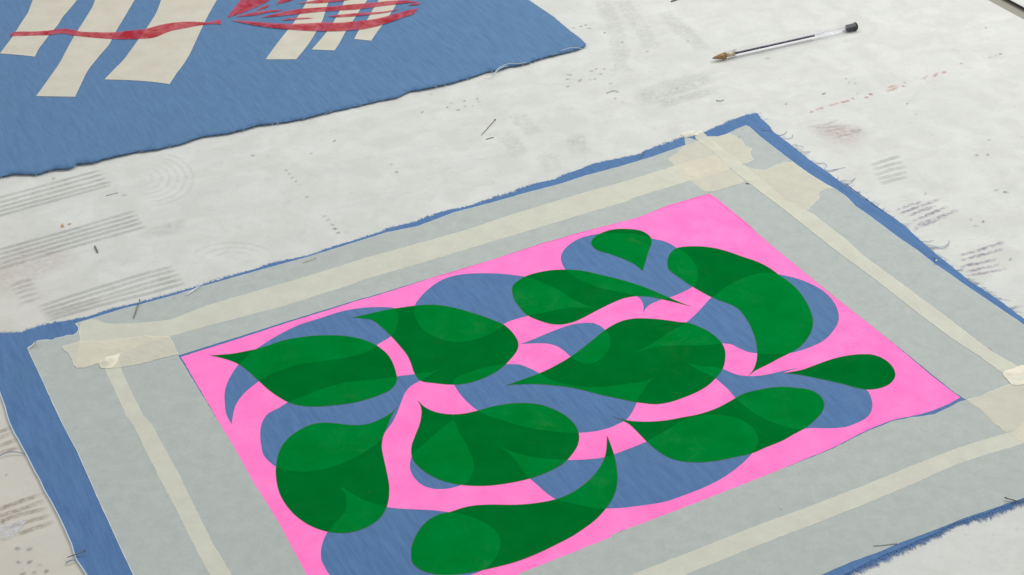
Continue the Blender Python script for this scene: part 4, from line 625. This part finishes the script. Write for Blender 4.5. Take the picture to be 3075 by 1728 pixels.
# small bright lump where the back tape overhangs the cloth
bm = bmesh.new(); bmesh.ops.create_icosphere(bm, subdivisions=2, radius=.0022)
c = V2(DATA['tapes'][2][2][0])
for v in bm.verts: v.co = Vector((v.co.x * .9 + c.x + .0022, v.co.y * .7 + c.y - .0012, max(.0014, v.co.z * .3 + .0017)))
for fc in bm.faces: fc.smooth = True
o = bm_obj('tape_bump', bm, TAPE_THICK, frame); o['label'] = 'shiny raised bump in the tape'

# ------------------------------------------------------------------ ballpoint pen
a, b = V2(DATA['pen'][0]), V2(DATA['pen'][1])
pen = thing('ballpoint_pen', 'clear ballpoint pen with brass tip and dark refill, lying uncapped at the back right', 'pen', None, (a.x, a.y, 0))
axis = (b - a); LEN = axis.length; pen.rotation_euler = (0, 0, math.atan2(axis.y, axis.x))
def lathe(prof, seg, ax_z, phase=0.0, smooth=True, close=False):
    bm = bmesh.new(); rings = []
    for x, r in prof:
        rings.append([bm.verts.new((x, r * math.cos(phase + 2 * math.pi * k / seg), ax_z + r * math.sin(phase + 2 * math.pi * k / seg))) for k in range(seg)])
    for A_, B_ in zip(rings, rings[1:]):
        for k in range(seg): bm.faces.new((A_[k], B_[k], B_[(k + 1) % seg], A_[(k + 1) % seg])).smooth = smooth
    bm.faces.new(rings[0]); bm.faces.new(rings[-1][::-1]); return bm
az = .0036
bm_obj('barrel', lathe([(LEN * .15, .0036), (LEN * .158, .0041), (LEN * .985, .0041)], 6, az, math.pi / 6, False), CLEAR, pen)
bm_obj('refill', lathe([(LEN * .12, .00095), (LEN * .70, .00095)], 12, az), INK, pen)
bm_obj('refill_tube', lathe([(LEN * .702, .0014), (LEN * .93, .0014)], 12, az), CLEAR, pen)['label'] = 'empty clear end of the refill'
bm_obj('nose_cone', lathe([(LEN * .088, .0029), (LEN * .10, .0031), (LEN * .149, .0035)], 20, az), CLEAR, pen)
tip = bm_obj('tip', lathe([(0, .0005), (LEN * .006, .0007), (LEN * .012, .0011), (LEN * .05, .0022), (LEN * .086, .0029)], 20, az), BRASS, pen)
bm_obj('tip_socket', lathe([(LEN * .087, .0017), (LEN * .146, .0018)], 16, az), simple('pale_brass', srgb(214, 196, 158), .4, .3), pen)
bm_obj('end_plug', lathe([(LEN * .935, .0030), (LEN * .988, .0031), (LEN * .989, .0037), (LEN * .997, .0037), (LEN, .0031)], 24, az), PLUG, pen)

# ------------------------------------------------------------------ pins
def pin(name, pts, r, mat, label, head=None, z=.0, tilt=0.0, headmat=None, group='loose dressmaking pins'):
    P = [V2(p) for p in pts]; c = P[0]
    t = thing(name, label, 'pin', group, (c.x, c.y, 0))
    r *= .74
    bm = bmesh.new(); Q = [Vector((p.x - c.x, p.y - c.y, z + r + tilt * (1 - i / (len(P) - 1)))) for i, p in enumerate(P)]
    n = len(Q); rr = [r] * n
    if n == 2: Q = [Q[0], Q[0].lerp(Q[1], .85), Q[1]]; rr = [r, r, r * .35]
    tube(bm, Q, rr, 8); bm_obj('shaft', bm, mat, t)
    if head:
        bm = bmesh.new(); bmesh.ops.create_uvsphere(bm, u_segments=12, v_segments=8, radius=head * .75)
        for f_ in bm.faces: f_.smooth = True
        for v in bm.verts: v.co = Vector((v.co.x, v.co.y, v.co.z + Q[0].z + head * .4))
        bm_obj('head', bm, headmat or mat, t)
    return t
PN = DATA['pins']
pin('dressmaking_pin', PN[0], .00042, STEEL_DARK, 'long grey pin with a flat head on the bare table between the two cloths', .0009)
pin('dressmaking_pin', PN[1], .00042, STEEL_DARK, 'short dark broken pin just in front of the long headed pin', None)
pin('metal_peg', PN[2], .00075, STEEL_DARK, 'stubby dark metal peg between two rows of faded stripes on the left', None)
pin('dressmaking_pin', PN[3], .00040, STEEL, 'thin pin beside the ends of the upper faded stripes on the left', None)
pin('dressmaking_pin', PN[4], .00045, STEEL_DARK, 'dark pin slanting across the paper near the torn left corner tape', .0007, .0012, .0015)
pin('dressmaking_pin', PN[5], .00050, STEEL_BRIGHT, 'shiny white-glinting pin through the far paper edge at the left', .0007, .0012, .0015)
pin('dressmaking_pin', PN[6], .00030, STEEL, 'faint pale pin in the paper by the middle of its far edge', .0007, .0011, .001)
pin('dressmaking_pin', PN[7], .00038, STEEL_DARK, 'dark pin across the narrow blue margin just left of the back corner tape', .0006, .001, .001)
pin('dressmaking_pin', PN[8], .00032, STEEL_DARK, 'dark thin pin in the blue margin at the back corner of the cloth', None, .0009)
pin('dressmaking_pin', PN[9], .00042, STEEL_DARK, 'tiny dark pin end poking out under the back corner tape', None, .0013)
pin('dressmaking_pin', PN[10], .00032, STEEL_DARK, 'pin with a white ball head in the right blue margin', .0010, .0009, .002, WHITE_PLASTIC)
pin('dressmaking_pin', PN[11], .00045, STEEL_DARK, 'upper of two crossed dark pins at the near right paper edge', .0007, .0015, .0008)
pin('dressmaking_pin', PN[12], .00035, STEEL, 'lower greyer pin of the crossed pair at the near right paper edge', None, .0009)
pin('dressmaking_pin', PN[13], .00060, STEEL, 'pale grey pin lying in the paper along its near right edge', None, .0011)
pin('dressmaking_pin', PN[14], .00040, STEEL_DARK, 'dark pin across the selvedge at the lower left', .0007, .0012, .002)
pin('metal_peg', PN[15], .00090, STEEL_DARK, 'dark stick cut off by the top edge of the photo', None)

# ------------------------------------------------------------------ loose threads on the table
for t, lab in zip(DATA['threads'][:3], ('short dark curved thread on the table between the blue cloth corner and the paper frame', 'tiny pale arc of thread in front of the pen tip', 'tiny pale thread scrap in front of the middle of the pen')):
    o = thread_obj('loose_thread', t, .00032, .0001, STEEL if 'dark' in lab else FIBRE_GREY, None, .0004)
    tag(o, lab, 'thread', 'thread scraps on the table')

# ------------------------------------------------------------------ light, world, camera
w = bpy.data.worlds.new('World'); scene.world = w; w.use_nodes = True
bg = w.node_tree.nodes['Background']; bg.inputs['Color'].default_value = (.93, .97, 1.0, 1); bg.inputs['Strength'].default_value = .55
def area(name, loc, target, size, power, col):
    l = bpy.data.lights.new(name, 'AREA'); l.shape = 'RECTANGLE'; l.size, l.size_y = size; l.energy = power; l.color = col
    o = bpy.data.objects.new(name, l); COL.objects.link(o); o.location = loc
    o.rotation_euler = (Vector(target) - Vector(loc)).to_track_quat('-Z', 'Y').to_euler(); return o
area('ceiling_lamp', (.85, .75, 1.25), (.12, .08, 0), (1.3, .6), 13.5, (1.0, .985, .95))
area('ceiling_lamp', (-.8, 1.2, 1.9), (-.1, .1, 0), (1.2, .6), 9, (1.0, .98, .95))

cam = bpy.data.cameras.new('camera'); co = bpy.data.objects.new('camera', cam); COL.objects.link(co)
p, r = CAM['pitch'], CAM['roll']
fw = Vector((0, math.cos(p), -math.sin(p))); rt = Vector((1, 0, 0)); up = Vector((0, math.sin(p), math.cos(p)))
rt2 = rt * math.cos(r) + up * math.sin(r); up2 = up * math.cos(r) - rt * math.sin(r)
mw = Matrix((rt2, up2, -fw)).transposed().to_4x4(); mw.translation = Vector(CAM['loc'])
co.matrix_world = mw
cam.lens = CAM['lens']; cam.sensor_width = 36; cam.sensor_fit = 'HORIZONTAL'; cam.clip_start = .01; cam.clip_end = 50
scene.camera = co
scene.view_settings.view_transform = 'Standard'; scene.view_settings.look = 'None'; scene.view_settings.exposure = 0; scene.view_settings.gamma = 1
scene.render.engine = 'CYCLES'; scene.cycles.transparent_max_bounces = 32; scene.cycles.max_bounces = 6
scene.cycles.use_denoising = True
